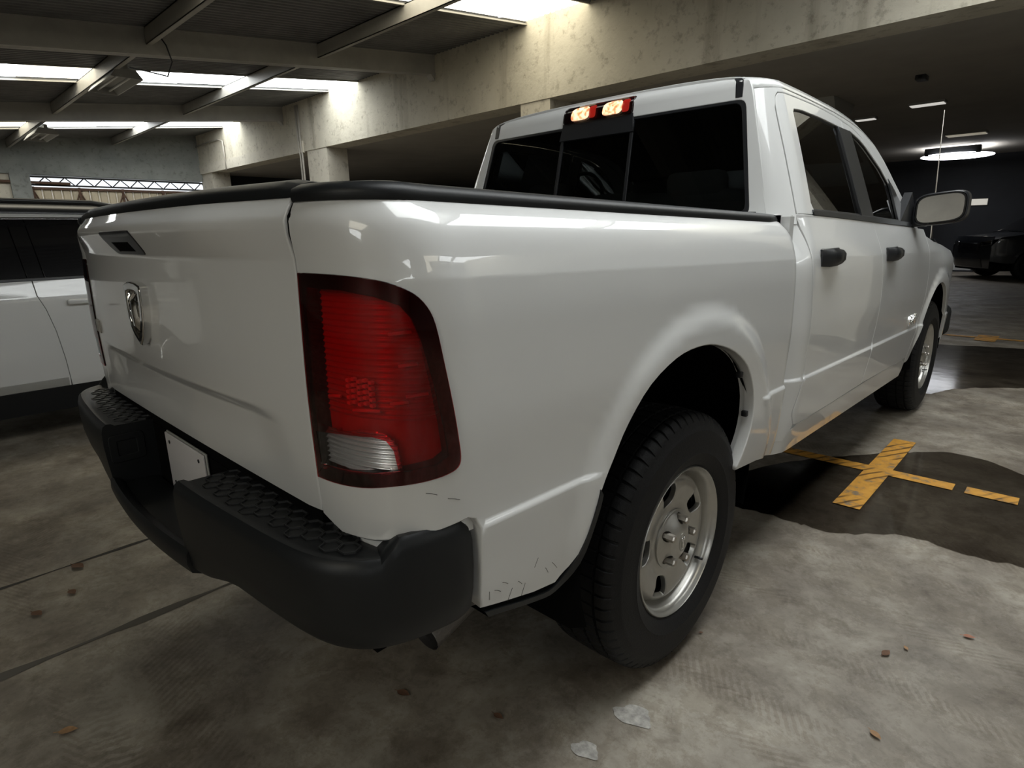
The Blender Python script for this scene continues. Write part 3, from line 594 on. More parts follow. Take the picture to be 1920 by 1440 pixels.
for mr in (False,True):
    sx=-1 if mr else 1
    bed=panel('bed_side',bedpoly,bedmap,'white_paint',T,step=.024,rim=.03,r=.004,vlines=CH,mirror=mr)
    # folded lip under the corner, behind the bumper end
    panel('corner_lip',[(US,.788),(US,.758),(-1.153,.742),(-1.005,.758),(-.90,.772),(-.862,.772),(-.857,.795),(-.915,.800),(-1.005,.787),(-1.069,.777),(-1.153,.770)],lambda u,z:bedmap(u,z,-.016),'white_paint',bed,step=.03,mirror=mr)
    if not mr:
        q=np.random.RandomState(11);SCR=[(-.965,.872,-.945,.866),(-.925,.855,-.900,.846)]
        for k in range(9):
            u=-.84+.025*k+q.normal(0,.006);z=.63+q.normal(0,.018)-.01*k*.3;SCR.append((u,z,u+q.uniform(-.012,.02),z+q.uniform(-.03,-.008)))
        for a_,b_,c_1,d_ in SCR: MB().tube([bedmap(a_,b_,.0002),bedmap((a_+c_1)/2,(b_+d_)/2+.001,.0002),bedmap(c_1,d_,.0002)],.0006,4).build('scratch','scratch_dark',bed)
    m=MB();E=smoothline([(-.491,.742),(-.503,.706),(-.560,.588),(-.62,.535),(-.70,.545),(-.80,.572),(-.84,.582)],4)
    A=[bedmap(u,z,.003) for u,z in E];B=[bedmap(u,z,-.03) for u,z in E];C=[bedmap(u+.010,z-.016,.003) for u,z in E];D=[bedmap(u+.010,z-.016,-.05) for u,z in E]
    m.grid([B,A,C,D],flip=True);
    if mr: m.V=[(-a,b,c) for a,b,c in m.V];m.F=[f[::-1] for f in m.F]
    m.build('arch_flap','black_plastic',T,smooth=True,auto=50)
    # inner turned flange of the wheel arch
    E=smoothline(ARCH,3);A=[bedmap(u,z,-.004) for u,z in E];B=[bedmap(u,z,-.05)+np.array([0,.0,0]) for u,z in E]
    m=MB();m.grid([A,B]);
    if mr: m.V=[(-a,b,c) for a,b,c in m.V]
    m.build('arch_flange','white_paint',bed,smooth=True)
    for u,z in ((.300,.885),(.372,.74),(.345,.60)):
        c=bedmap(u-.012,z,-.025);MB().rbox((sx*c[0],c[1],c[2]),(.010,.008,.010),.004).build('liner_clip','satin_black',bed,smooth=True)
    # wheel well liner
    m=MB();A=np.linspace(-.35,PI+.35,26);prof=[(.985,.475),(.95,.50),(.60,.50)]
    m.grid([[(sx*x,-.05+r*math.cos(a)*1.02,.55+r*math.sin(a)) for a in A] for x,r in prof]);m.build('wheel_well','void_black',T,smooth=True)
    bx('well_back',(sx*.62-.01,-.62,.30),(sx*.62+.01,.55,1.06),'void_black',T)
    # bed inner wall and rail cap
    bx('bed_inner_wall',(sx*.80 if sx>0 else -.83,-1.0,1.075),(sx*.83 if sx>0 else -.80,.70,1.385),'satin_black',T)
    us=np.r_[np.linspace(US+.002,-.86,14),np.linspace(-.8,.700,14),[.708,.712]];P=[]
    for u in us:
        e=.010 if u>.705 else 0
        row=[]
        for d,z in ((.007,1.360),(.010,1.370),(.006,1.381-e),(-.012,1.390-e),(-.05,1.394-e),(-.10,1.393-e),(-.125,1.386-e),(-.128,1.35)):
            q=bedmap(u,1.366,d);row.append((sx*q[0],q[1],z-K*q[1]))
        P.append(row)
    m=MB();m.grid(P,flip=(sx<0));ns=8;c=tuple(range(ns));c2=tuple(len(m.V)-ns+k for k in range(ns));m.F+=[c[::-1],c2] if sx>0 else [c,c2[::-1]];rc=m.build('rail_cap','black_plastic',T,smooth=True,auto=50)
    # ------- tail lamp
    tl=panel('tail_lamp',LAMP,lambda u,z:bedmap(u,z,-.034),'lamp_red_deep',T,step=.03,rim=.01,mirror=mr)
    panel('lens',lampedge,lambda u,z:bedmap(u,z,.003),'red_lens',tl,holes=[REV],step=.025,rim=.0005,r=.001,mirror=mr)
    panel('bezel',lampedge,lambda u,z:bedmap(u,z,.0012),'lamp_bezel',tl,holes=[LIN],step=.02,rim=.028,mirror=mr)
    panel('reflector',LIN,lambda u,z:bedmap(u,z,-.026+.0022*np.sin(np.asarray(z)*2*PI/.0105)*(np.asarray(z)>1.0)),'lamp_red_inner',tl,step=.0035 if not mr else .02,rim=.002,mirror=mr)
    panel('reverse_reflector',REV,lambda u,z:bedmap(u,z,-.014+.0032*np.sin(np.asarray(z)*2*PI/.0092)),'lamp_reflector',tl,step=.003 if not mr else .02,rim=.002,mirror=mr)
    panel('reverse_lens',REV,lambda u,z:bedmap(u,z,.002),'clear_lens',tl,step=.02,rim=.004,mirror=mr)
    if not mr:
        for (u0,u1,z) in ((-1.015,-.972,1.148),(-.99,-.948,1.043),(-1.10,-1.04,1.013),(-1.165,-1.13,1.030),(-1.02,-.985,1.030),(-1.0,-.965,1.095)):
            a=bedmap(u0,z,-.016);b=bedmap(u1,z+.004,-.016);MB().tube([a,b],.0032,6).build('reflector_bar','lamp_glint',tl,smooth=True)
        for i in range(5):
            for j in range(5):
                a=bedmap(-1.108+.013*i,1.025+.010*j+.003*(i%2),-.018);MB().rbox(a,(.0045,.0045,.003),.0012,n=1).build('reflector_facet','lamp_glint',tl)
    # ------- cab side and doors
    seamr=[(.832,1.392),(.842,1.321),(.846,1.274),(.850,1.168),(.868,1.047),(.878,.923),(.880,.795),(.858,.765),(.832,.686),(.822,.640),(.845,.592)]
    seamd=[(1.800,1.392),(1.825,1.305),(1.842,1.235),(1.872,1.144),(1.893,1.030),(1.890,.889),(1.868,.780),(1.838,.689),(1.795,.598)]
    seamf=[(2.955,1.372),(2.985,1.30),(3.013,1.172),(3.030,1.045),(3.002,.903),(2.928,.783),(2.835,.649),(2.79,.594)]
    g=.005;S=lambda P,d:[(a+d,b) for a,b in smoothline(P,4)]
    strip_=panel('cab_corner',[(.728,1.392)]+[(.728,z) for z in (1.0,.6,.53)]+[(.80,.53),(.83,.575)]+S(seamr[::-1],-g),cabmap,'white_paint',T,step=.03,vlines=CH,mirror=mr)
    rd=panel('rear_door',S(seamr[::-1],g)[::-1]+[(.90,.587),(1.337,.590)]+S(seamd[::-1],-g),cabmap,'white_paint',T,step=.03,vlines=CH,mirror=mr)
    fd=panel('front_door',S(seamd[::-1],g)[::-1]+[(2.2,.598)]+S(seamf[::-1],-g),cabmap,'white_paint',T,step=.03,vlines=CH,mirror=mr)
    FA=[(2.80,.560),(2.87,.565),(2.93,.62),(2.99,.70),(3.045,.79),(3.105,.875),(3.17,.945),(3.27,1.005),(3.40,1.030),(3.54,1.020),(3.68,.965),(3.80,.875),(3.90,.76),(3.96,.64),(3.98,.56)]
    fen=panel('front_fender',S(seamf[::-1],g)[::-1]+smoothline(FA,3)+[(4.20,.58),(4.28,.80),(4.30,1.10),(4.25,1.18),(4.0,1.235),(3.6,1.275),(3.2,1.30),(2.99,1.33)],cabmap,'white_paint',T,step=.035,vlines=CH,mirror=mr)
    m=MB();A=np.linspace(-.3,PI+.3,22);m.grid([[(sx*x,3.48+r*math.cos(a)*1.03,.55+r*math.sin(a)) for a in A] for x,r in ((.98,.48),(.94,.50),(.58,.50))]);m.build('wheel_well','void_black',T,smooth=True)
    bx('well_back',(sx*.58-.01,2.85,.30),(sx*.58+.01,4.05,1.06),'void_black',T)
    rk=panel('rocker',[(.735,.47),(2.80,.47),(2.80,.560),(2.74,.586),(2.2,.590),(1.4,.582),(.90,.578),(.84,.566),(.735,.522)],lambda a,b:cabmap(a,b,-.003),'white_paint',T,step=.05,mirror=mr)
    panel('door_seam_shade',[(.79,.575),(2.78,.575),(2.98,.80),(3.02,1.34),(2.9,1.385),(.79,1.385)],lambda a,b:cabmap(a,b,-.024),'void_black',T,step=.08,rim=.002,mirror=mr)  # black sheet behind the doors puts the seam shade into colour
    # upper cab: pillar + roof rail, door frames, glass
    outer=[(.052,1.40),(.048,1.61),(.045,1.75),(.047,1.815),(.060,1.842),(.090,1.848),(.268,1.853),(.618,1.858),(1.006,1.840),(1.244,1.790),(1.383,1.715),(1.577,1.593),(1.70,1.490),(1.82,1.392)]
    yq=lambda q,z:.79+float(lean(z))*(1-float(sstep(0,.35,q)))+q
    topl=[(q,float(ZDT(yq(q,1.86)))+.002) for q in (0,.03,.06,.1,.2,.3,.45,.62,.8,1.0,1.12,1.25,1.40,1.50,1.60,1.75,1.88,1.97)]
    so=smoothline(outer,4)
    panel('cab_pillar',[(0.,1.36)]+[(a-.004,b) for a,b in [(.052,1.36)]]+[(a-.004 if b<1.8 else a,b+(.004 if b>=1.8 else 0)) for a,b in so]+[(1.985,1.392)]+topl[::-1],ghmap,'white_paint',T,step=.02,mirror=mr)
    RG=[(.195,1.412),(.858,1.414),(.822,1.812),(.584,1.816),(.352,1.812),(.225,1.802),(.200,1.785),(.172,1.440)]
    FG=[(1.035,1.414),(1.80,1.398),(1.815,1.43),(1.60,1.560),(1.432,1.676),(1.235,1.764),(1.15,1.790),(.990,1.818)]
    i2=[p for p in so if p[0]<.90];i3=[p for p in so if p[0]>=.96 and p[1]>1.40]
    panel('rear_door_frame',[(.060,1.40),(.925,1.40),(.885,1.846)]+[(a+.003,b-.003) for a,b in i2[::-1]][0:],ghmap,'white_paint',rd,holes=[RG],step=.02,rim=.012,mirror=mr)
    panel('front_door_frame',[(.935,1.40),(1.81,1.385)]+[(a-.003,b-.004) for a,b in i3[::-1]]+[(.895,1.842)],ghmap,'white_paint',fd,holes=[FG],step=.02,rim=.012,mirror=mr)
    panel('pillar_trim',[(.845,1.412),(1.045,1.412),(1.000,1.809),(.812,1.808)],lambda a,b:ghmap(a,b,.003),'satin_black',fd,step=.04,mirror=mr)
    dk=panel('rear_window_glass',RG,lambda a,b:ghmap(a,b,-.010),'side_glass',rd,step=.05,rim=.002,mirror=mr)
    panel('front_window_glass',FG,lambda a,b:ghmap(a,b,-.010),'side_glass',fd,step=.05,rim=.002,mirror=mr)
    for nm,RGx,pp in (('window_seal',RG,rd),('window_seal',FG,fd)):
        c=np.mean(RGx,0);inn=[tuple(c+(np.array(p)-c)*.972) for p in RGx];panel(nm,RGx,lambda a,b:ghmap(a,b,-.004),'satin_black',pp,holes=[inn],step=.04,rim=.006,mirror=mr)
    panel('belt_moulding',[(.17,1.398),(1.82,1.384),(1.82,1.412),(.17,1.414)],lambda a,b:ghmap(a,b,.006),'satin_black',rd,step=.05,rim=.008,mirror=mr)
    panel('mirror_sail',[(1.545,1.396),(1.85,1.386),(1.72,1.488),(1.60,1.586),(1.53,1.628),(1.545,1.56)],lambda a,b:ghmap(a,b,.004),'satin_black',fd,step=.05,rim=.008,mirror=mr)
    # handles: cup and pull
    for dr,y0 in ((rd,.935),(fd,1.93)):
        x=float(cabmap(y0+.1,1.235)[0]);zz=1.235-K*(y0+.1)
        hb=MB();pr=[(0,-.031,.006),(.03,-.034,.034),(.09,-.032,.046),(.16,-.026,.044),(.205,-.020,.030),(.215,-.018,.004)]
        P=[]
        for dy,hz,pr_ in pr: P.append([(sx*(x+pr_*f),y0+dy,zz+hz*g_*-1+.003) for f,g_ in ((-.3,1),(.75,1),(1,.5),(1,-.45),(.75,-1),(-.3,-1))])
        hb.grid(P,flip=sx<0);hb.F+=[(0,1,2,3,4,5),tuple(len(hb.V)-6+k for k in range(6))[::-1]]
        h=hb.build('door_handle','satin_black',dr,smooth=True,auto=45)
        rb('handle_cup',(sx*(x-.004),y0+.115,zz),(.006,.105,.036),.005,'satin_black',dr)
    # mirror
    mi=MB();c=(1.075,2.66,1.415)
    V=[];F=[];n=28
    def rr(w_,h_,p=4): return [(abs(math.cos(a))**(2/p)*math.copysign(w_,math.cos(a)),abs(math.sin(a))**(2/p)*math.copysign(h_,math.sin(a))) for a in np.linspace(0,2*PI,n,endpoint=False)]
    for dy,s_ in ((-.035,.93),(-.03,1.0),(.02,1.03),(.08,.92),(.12,.62)): V+=[(sx*(c[0]+a*s_),c[1]+dy+.10*a,c[2]+b*s_+.10*a) for a,b in rr(.125,.088)]
    for k in range(4): F+=[(k*n+i,k*n+(i+1)%n,(k+1)*n+(i+1)%n,(k+1)*n+i) for i in range(n)]
    F+=[tuple(range(4*n,5*n))];mi=mesh('door_mirror',V,[f if sx<0 else f[::-1] for f in F],'satin_black',T,True,auto=50)
    V=[(sx*(c[0]+a*.93),c[1]-.033+.10*a,c[2]+b*.93+.10*a) for a,b in rr(.122,.085)];mesh('mirror_surround',V,[tuple(range(n))],'gloss_black',mi)
    V=[(sx*(c[0]+a*.88),c[1]-.036+.10*a,c[2]+b*.88+.10*a) for a,b in rr(.120,.082)];mesh('mirror_glass',V,[tuple(range(n)) if sx>0 else tuple(range(n))[::-1]],'mirror_glass',mi)
    rb('mirror_arm',(sx*.94,2.70,1.345),(.075,.035,.030),.014,'satin_black',mi)
    m=MB();m.prism([(2.36,1.345),(2.80,1.322),(2.56,1.505)],sx*.905,sx*.945,0);m.build('mirror_base','satin_black',mi)
# door badge lettering on the right door
def text(name,body,size,m,parent,mtx,ext=.003,shear=0):
    cu=bpy.data.curves.new(name,'FONT');cu.body=body;cu.size=size;cu.extrude=ext;cu.shear=shear;cu.align_x='CENTER';cu.align_y='CENTER';cu.bevel_depth=.0008
    o=bpy.data.objects.new(name,cu);COL.objects.link(o);bpy.context.view_layer.update()
    me=bpy.data.meshes.new_from_object(o.evaluated_get(bpy.context.evaluated_depsgraph_get()));bpy.data.objects.remove(o)
    for v in me.vertices: v.co=mtx@v.co
    me.materials.clear();me.materials.append(MT[m]);o=bpy.data.objects.new(name,me);COL.objects.link(o);o.parent=parent;return o
for mr in (False,True):
    dr=[o for o in T.children if o.name.startswith('front_door')][1 if mr else 0]
    sx=-1 if mr else 1;c=cabmap(2.74,.832);Mx=Matrix(((0,0,sx,sx*(c[0]+.004)),(sx,0,0,c[1]),(0,1,0,c[2]),(0,0,0,1)))
    text('door_lettering','RAM',.082,'chrome',dr,Mx,.004,.15)
# roof, rear face, windscreen
rend=[(1,.886),(.96,.889),(.90,.896),(.80,.905),(.6,.910),(.3,.912),(0,.912)]
roofp=panel('cab_roof',[(t,y) for t,y in rend]+[(-t,y) for t,y in rend[-2::-1]]+[(-1,1.2),(-1,2.0),(-1,2.4),(-1,2.7),(-1,2.80),(1,2.80),(1,2.7),(1,2.4),(1,2.0),(1,1.2)],roofmap,'white_paint',T,holes=[[(-.90,2.16),(.90,2.16),(.93,2.77),(-.93,2.77)]],step=.03,rim=.01,scale=(.8,1))
panel('windscreen',[(-.895,2.165),(.895,2.165),(.925,2.765),(-.925,2.765)],lambda t,y:roofmap(t,y,-.006),'cab_glass',T,step=.06,rim=.004,scale=(.8,1))
RW=rounded([(-.772,1.395),(.772,1.395),(.690,1.832),(-.690,1.832)],.035,5)
rear=panel('cab_back',[(-.838,1.36),(.838,1.36),(.832,1.40),(.705,1.86),(.690,1.893),(.662,1.915),(.5,1.927),(.25,1.936),(0,1.939),(-.25,1.936),(-.5,1.927),(-.662,1.915),(-.690,1.893),(-.705,1.86),(-.832,1.40)],rearmap,'white_paint',T,holes=[RW],step=.025,rim=.02,r=.006)
for s in (-1,1):      # black ditch strips beside the roof end panel
    pl=[(s*.648,1.838),(s*.672,1.838),(s*.668,1.90),(s*.634,1.926),(s*.615,1.926),(s*.640,1.90)]
    panel('roof_ditch',pl if s>0 else pl[::-1],lambda a,b:rearmap(a,b,.002),'satin_black',rear,step=.02,rim=.004)
seal=panel('window_seal',RW,lambda a,b:rearmap(a,b,-.003),'satin_black',rear,holes=[[(x*.975,1.61+(z-1.61)*.945) for x,z in RW]],step=.04,rim=.01)
XS=.205
for nm,pl in (('rear_glass',[(-.755,1.408),(-XS,1.408),(-XS,1.82),(-.683,1.82)]),('rear_glass',[(XS,1.408),(.755,1.408),(.683,1.82),(XS,1.82)]),('slider_glass',[(-XS,1.408),(XS,1.408),(XS-.012,1.772),(-XS+.012,1.772)])):
    panel(nm,pl,lambda a,b,o=(-.016 if nm=='slider_glass' else -.008):rearmap(a,b,o),'cab_glass',rear,step=.06,rim=.002)
for s in (-1,1):
    pl=[(s*XS-.006,1.40),(s*XS+.006,1.40),(s*(XS-.012)+.006,1.83),(s*(XS-.012)-.006,1.83)];panel('slider_frame',pl,lambda a,b:rearmap(a,b,-.004),'satin_black',rear,step=.05,rim=.006)
panel('slider_header',[(-.205,1.770),(.205,1.770),(.194,1.845),(-.194,1.845)],lambda a,b:rearmap(a,b,.002),'satin_black',rear,step=.04,rim=.01)
# high stop lamp with two cargo lamps
hs=panel('high_stop_lamp',rounded([(-.192,1.846),(.192,1.846),(.190,1.922),(-.190,1.922)],.012,4),lambda a,b:rearmap(a,b,.004),'lamp_bezel',T,step=.03,rim=.02)
for s in (-1,1):
    cx=-.095 if s<0 else .085
    panel('cargo_lens',rounded([(cx-.058,1.856),(cx+.050,1.856),(cx+.050,1.912),(cx-.045,1.912)],.026,5),lambda a,b:rearmap(a,b,.0065),'cargo_lamp',hs,step=.02,rim=.003)
    panel('red_end',rounded([(cx+.052,1.858),(cx+.085,1.858),(cx+.085,1.910),(cx+.052,1.910)],.008,3),lambda a,b:rearmap(a,b,.0065),'stop_red',hs,step=.02,rim=.003)
panel('lens',rounded([(-.190,1.848),(.190,1.848),(.188,1.920),(-.188,1.920)],.012,4),lambda a,b:rearmap(a,b,.011),'clear_lens',hs,step=.03,rim=.004)
# cab inside
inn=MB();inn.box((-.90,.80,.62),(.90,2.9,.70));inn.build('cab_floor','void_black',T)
bx('cab_back_lower',(-.94,.735,.55),(.94,.775,1.365),'white_paint',T);bx('cab_back_trim',(-.84,.83,.7),(.84,.86,1.38),'headliner',T)
panel('headliner',[(-.9,.98),(.9,.98),(.9,2.3),(-.9,2.3)][::-1],lambda t,y:roofmap(t,y,-.045),'headliner',T,step=.1,rim=.002,scale=(.8,1))
def seat(x,y,w,name):
    s=MB();s.rbox((x,y+.28,.98),(w,.26,.09),.06);st=s.build(name,'grey_fabric',T,smooth=True,auto=50)
    a=math.radians(14);ax=((1,0,0),(0,math.cos(a),math.sin(a)),(0,-math.sin(a),math.cos(a)))
    MB().rbox((x,y+.06,1.22),(w,.07,.28),.06,axes=ax).build('seat_back','grey_fabric',st,smooth=True,auto=50);return st
rs_=seat(0,1.03,.66,'rear_seat')
for x in (-.42,0,.42): MB().rbox((x,1.035,1.50 if x else 1.455),(.135,.05,.075 if x else .05),.035).build('head_restraint','grey_fabric',rs_,smooth=True,auto=50)
for x in (-.42,.42):
    fs=seat(x,2.05,.25,'front_seat');MB().rbox((x,2.06,1.55),(.14,.05,.09),.04).build('head_restraint','grey_fabric',fs,smooth=True,auto=50)
rb('dashboard',(0,2.85,1.17),(.84,.22,.16),.07,'satin_black',T)
sw=MB();sw.tube([(-.42+.18*math.cos(a),2.55+.06*math.sin(a),1.28+.17*math.sin(a)) for a in np.linspace(0,2*PI,28)],.015,8,cap=False);sw.build('steering_wheel','satin_black',T,smooth=True)
rb('inside_mirror',(0,2.44,1.66),(.11,.015,.035),.012,'satin_black',T)
# bonnet, front end
def hoodmap(t,y):
    t,y=np.broadcast_arrays(np.asarray(t,float),np.asarray(y,float));e=.93-.06*np.clip((y-3.0)/1.3,0,1);ze=np.interp(y,[2.7,2.95,3.2,3.6,4.0,4.3],[1.345,1.335,1.305,1.28,1.24,1.18])
    return np.stack([t*e,y,ze+.06*(1-np.abs(t)**2.5)-.10*np.clip((y-4.1)/.3,0,1)**2-K*y],-1)
panel('bonnet',[(-1,2.74),(1,2.74),(1,4.36),(-1,4.36)],hoodmap,'white_paint',T,step=.06,scale=(.9,1))
def facemap(t,zb):
    t,zb=np.broadcast_arrays(np.asarray(t,float),np.asarray(zb,float));return np.stack([-t*.90,4.46-.16*np.abs(t)**2.5-.05*sstep(.9,1.2,zb),zb-K*4.4],-1)
fg=panel('front_face',[(-1,.55),(1,.55),(1,1.17),(-1,1.17)],facemap,'white_paint',T,step=.06)
panel('grille',[(-.52,.80),(.52,.80),(.58,1.14),(-.58,1.14)],lambda t,z:facemap(t,z)+np.array([0,.02,0]),'gloss_black',fg,step=.06)
for a,b in (((-.55,.955),(.55,.985)),): panel('grille_bar',[a,(b[0],a[1]),b,(a[0],b[1])],lambda t,z:facemap(t,z)+np.array([0,.04,0]),'chrome',fg,step=.05)
panel('grille_bar',[(-.018,.80),(.018,.80),(.018,1.14),(-.018,1.14)],lambda t,z:facemap(t,z)+np.array([0,.04,0]),'chrome',fg,step=.05)
for s in (-1,1): panel('headlamp',[(s*.64-.0,.90),(s*.97,.93),(s*.97,1.12),(s*.64,1.13)] if s>0 else [(-.97,.93),(-.64,.90),(-.64,1.13),(-.97,1.12)],lambda t,z:facemap(t,z)+np.array([0,.015,0]),'lamp_reflector',fg,step=.05)
rb('front_bumper',(0,4.50,.55),(.95,.12,.13),.06,'black_plastic',T)
# antenna
an=MB().tube([(.925,3.40,1.225),(.922,3.385,1.30),(.918,3.26,2.02)],.003,6,radii=[.007,.004,.0025]).build('antenna','nut_steel',T,smooth=True)
MB().prism([(3.33,1.235),(3.45,1.205),(3.46,1.150),(3.42,1.19)],.915,.955,0).build('antenna_base','satin_black',an)
# ------- tailgate
tgp=[(-.748,1.372),(-.748,.795),(-.70,.791),(.70,.791),(.748,.795),(.748,1.372)]
tg=panel('tailgate',tgp,tgmap,'white_paint',T,step=.022,rim=.035,r=.004,vlines=(.941,.946,.952,.959,.966,.972,.977,1.255,1.26,1.268,1.30,1.315,1.322,1.33,1.34))
P=[]
for x in np.linspace(-.756,.756,41):
    e=tgmap(x,1.372);y=e[1];f=0 if abs(x)<.74 else .006
    P.append([(x,y-.004,e[2]-.004),(x,y-.002,e[2]+.012-f),(x,y+.012,e[2]+.024-f),(x,y+.035,e[2]+.029-f),(x,y+.075,e[2]+.026-f),(x,y+.085,e[2]+.0)])
m=MB();m.grid(P,flip=True);m.F+=[tuple(range(6)),tuple(len(m.V)-6+k for k in range(6))[::-1]];m.build('tailgate_cap','black_plastic',tg,smooth=True,auto=60)
for s_ in (-1,1): bx('gate_seam_shade',(s_*.756-.012,-1.022,.80),(s_*.756+.012,-.99,1.385),'void_black',T)  # black strips paint the shade deep in the tailgate seams
for s_ in (-1,1):
    pl_=[(s_*.7495,.79),(s_*.7600,.79),(s_*.7600,1.366),(s_*.7495,1.366)];panel('gate_gap_shade',pl_ if s_>0 else pl_[::-1],lambda a,b:tgmap(a,b,-.006),'void_black',T,step=.03,rim=.004)  # black filler gives the tailgate gap its shade by colour
bx('tailgate_inner',(-.75,-1.02,.82),(.75,-.985,1.39),'satin_black',tg)
HP=[(-.135,1.266),(.135,1.266),(.150,1.318),(-.150,1.318)]
hp=panel('tailgate_handle',rounded([(-.120,1.268),(.120,1.268),(.135,1.322),(-.135,1.322)],.018,4),lambda a,b:tgmap(a,b,.003),'satin_black',tg,holes=[[(-.075,1.274),(.070,1.274),(.070,1.298),(-.075,1.298)]],step=.015,rim=.025)
panel('handle_pocket',[(-.08,1.270),(.075,1.270),(.075,1.302),(-.08,1.302)],lambda a,b:tgmap(a,b,.0015),'void_black',hp,step=.03)
# emblem: chrome shield with a horned head in relief
EX,EZ=.0,1.121
sh=[(a*.92,b*.87) for a,b in [(-.070,.078),(-.035,.086),(0,.088),(.035,.086),(.070,.078),(.072,.02),(.062,-.025),(.035,-.065),(0,-.092),(-.035,-.065),(-.062,-.025),(-.072,.02)]]
tgo=lambda o:(lambda a,b:tgmap(a,b,o))
em=panel('emblem',[(EX+a,EZ+b) for a,b in sh][::-1],tgo(.008),'gloss_black',tg,step=.02,rim=.02)
panel('emblem_frame',[(EX+a*1.0,EZ+b*1.0) for a,b in sh][::-1],tgo(.020),'chrome',em,holes=[[(EX+a*.80,EZ+b*.82) for a,b in sh]],step=.012,rim=.022,r=.004)
def embump(pts,h,name='emblem_relief'):
    pts=[(EX+a*.92,EZ+b*.87) for a,b in pts];c=np.mean(pts,0);m=MB();n=len(pts)
    V=[tgmap(*p,.009) for p in pts]+[tgmap(*(c+(np.array(p)-c)*.62),.009+h*.8) for p in pts]+[tgmap(*c,.009+h)]
    m.add(V,[(i,(i+1)%n,n+(i+1)%n,n+i) for i in range(n)]+[(n+i,n+(i+1)%n,2*n) for i in range(n)]);m.build(name,'chrome',em,smooth=True,auto=70)
embump([(-.020,-.060),(.020,-.060),(.024,-.02),(.022,.03),(.014,.056),(-.014,.056),(-.022,.03),(-.024,-.02)],.016)
for s in (-1,1):
    pts=[(s*.016,.060),(s*.040,.056),(s*.054,.034),(s*.054,.0),(s*.042,-.026),(s*.030,-.020),(s*.036,.004),(s*.034,.028),(s*.024,.034)]
    embump(pts if s>0 else pts[::-1],.012)
panel('badge',rounded([(-.735,1.000),(-.662,1.000),(-.655,1.040),(-.728,1.040)],.004,3),tgo(.005),'steel_paint',tg,step=.03,rim=.006)
# bed floor and cab side of the bed
bx('bed_floor',(-.61,-1.0,.86),(.61,.70,.90),'satin_black',T)
for s_ in (-1,1):
    bx('wheel_house',(s_*.61-.01 if s_>0 else -.82,-.60,1.06),(.82 if s_>0 else -.60,.56,1.085),'satin_black',T)
    for y0_,y1_ in ((-1.0,-.60),(.56,.70)): bx('bed_floor_side',(.60 if s_>0 else -.82,y0_,.86),(.82 if s_>0 else -.60,y1_,.90),'satin_black',T)
    bx('house_side',(s_*.605-.008,-.60,.88),(s_*.605+.008,.56,1.085),'satin_black',T);bx('bed_front_wall',(-.92,.67,.6),(.92,.70,1.37),'satin_black',T)
# ------- rear bumper
def bumper_path():
    P=[(.315,-1.172),(.45,-1.168),(.60,-1.158),(.74,-1.146),(.83,-1.132),(.890,-1.110),(.935,-1.075),(.962,-1.03),(.978,-.98),(.986,-.93),(.988,-.895),(.984,-.868)]
    return smoothline(P,3)
bp=bumper_path();n=len(bp);rowsR=[]
bmp=thing('rear_bumper');bmp.parent=T
for sx in (1,-1):
    rows=[]
    for i,(x,y) in enumerate(bp):
        a=np.array(bp[max(i-1,0)]);b=np.array(bp[min(i+1,n-1)]);t=(b-a)/np.linalg.norm(b-a);inw=np.array([-t[1],t[0]])   # towards the truck
        k=float(sstep(.945,.968,x)) if y>-1.08 else 0;k=float(sstep(-1.045,-1.018,y))
        wdt=(abs(y)-1.005)/max(.35,abs(inw[1])) if y<-1.06 else .085-.03*k
        wdt=max(.055,wdt);up_=.034*k-.022*max(0,(i-(n-5))/4)**2;bot=.602 if True else 0
        bot=.596+.0*k; low=.585-.05*(1-float(sstep(.315,.56,x)))
        tt=float(sstep(.86,.96,x)) if y<-1.0 else 1
        sec=[(wdt,.752+up_),(wdt*.62,.757+up_),(.034,.759+up_),(.024,.766+up_),(.012,.767+up_),(.003,.760+up_),(-.002,.742+up_),(-.003,.70),(.0,.65),(.008,low+.02),(.022,low),(.05,low-.006),(wdt+.01,low)]
        rows.append([(sx*(x+inw[0]*d),y+inw[1]*d,z-K*y) for d,z in sec])
    m=MB();m.grid(rows,flip=sx>0);ns=len(sec);m.F+=[tuple(range(ns)) if sx>0 else tuple(range(ns))[::-1],tuple((n-1)*ns+k for k in range(ns))[::-1] if sx>0 else tuple((n-1)*ns+k for k in range(ns))]
    be=m.build('bumper_end','black_plastic',bmp,smooth=True,auto=38)
    # hexagon tread on the step
    hm=MB();hp_=MB();hr=.0212
    for ci in range(18):
        for rj in range(6):
            hx=.343+ci*hr*1.535;hy=-1.127+(rj+.5*(ci%2))*hr*1.772
            edge=np.interp(hx,[p[0] for p in bp[:18]],[p[1] for p in bp[:18]])
            if hy-hr<edge+.028 or hx>.875 or hy>-1.030: continue
            zt=.7585+.0265
            H6=lambda q,h_:[(sx*(hx+q*math.cos(k*PI/3)),hy+q*math.sin(k*PI/3),zt+h_) for k in range(6)]
            R6=lambda o:[(o+k,o+(k+1)%6,o+6+(k+1)%6,o+6+k) for k in range(6)]
            hm.add(H6(hr*1.0,-.002)+H6(hr*.985,.005)+H6(hr*.90,.005)+H6(hr*.87,-.001),R6(0)+R6(6)+R6(12));hp_.add(H6(hr*.80,-.001)+H6(hr*.76,.0022),R6(0)+[tuple(range(6,12))])
    hm.build('step_tread','tread_plastic',be)['kind']='stuff';hp_.build('step_tread_pads','black_plastic',be)['kind']='stuff'
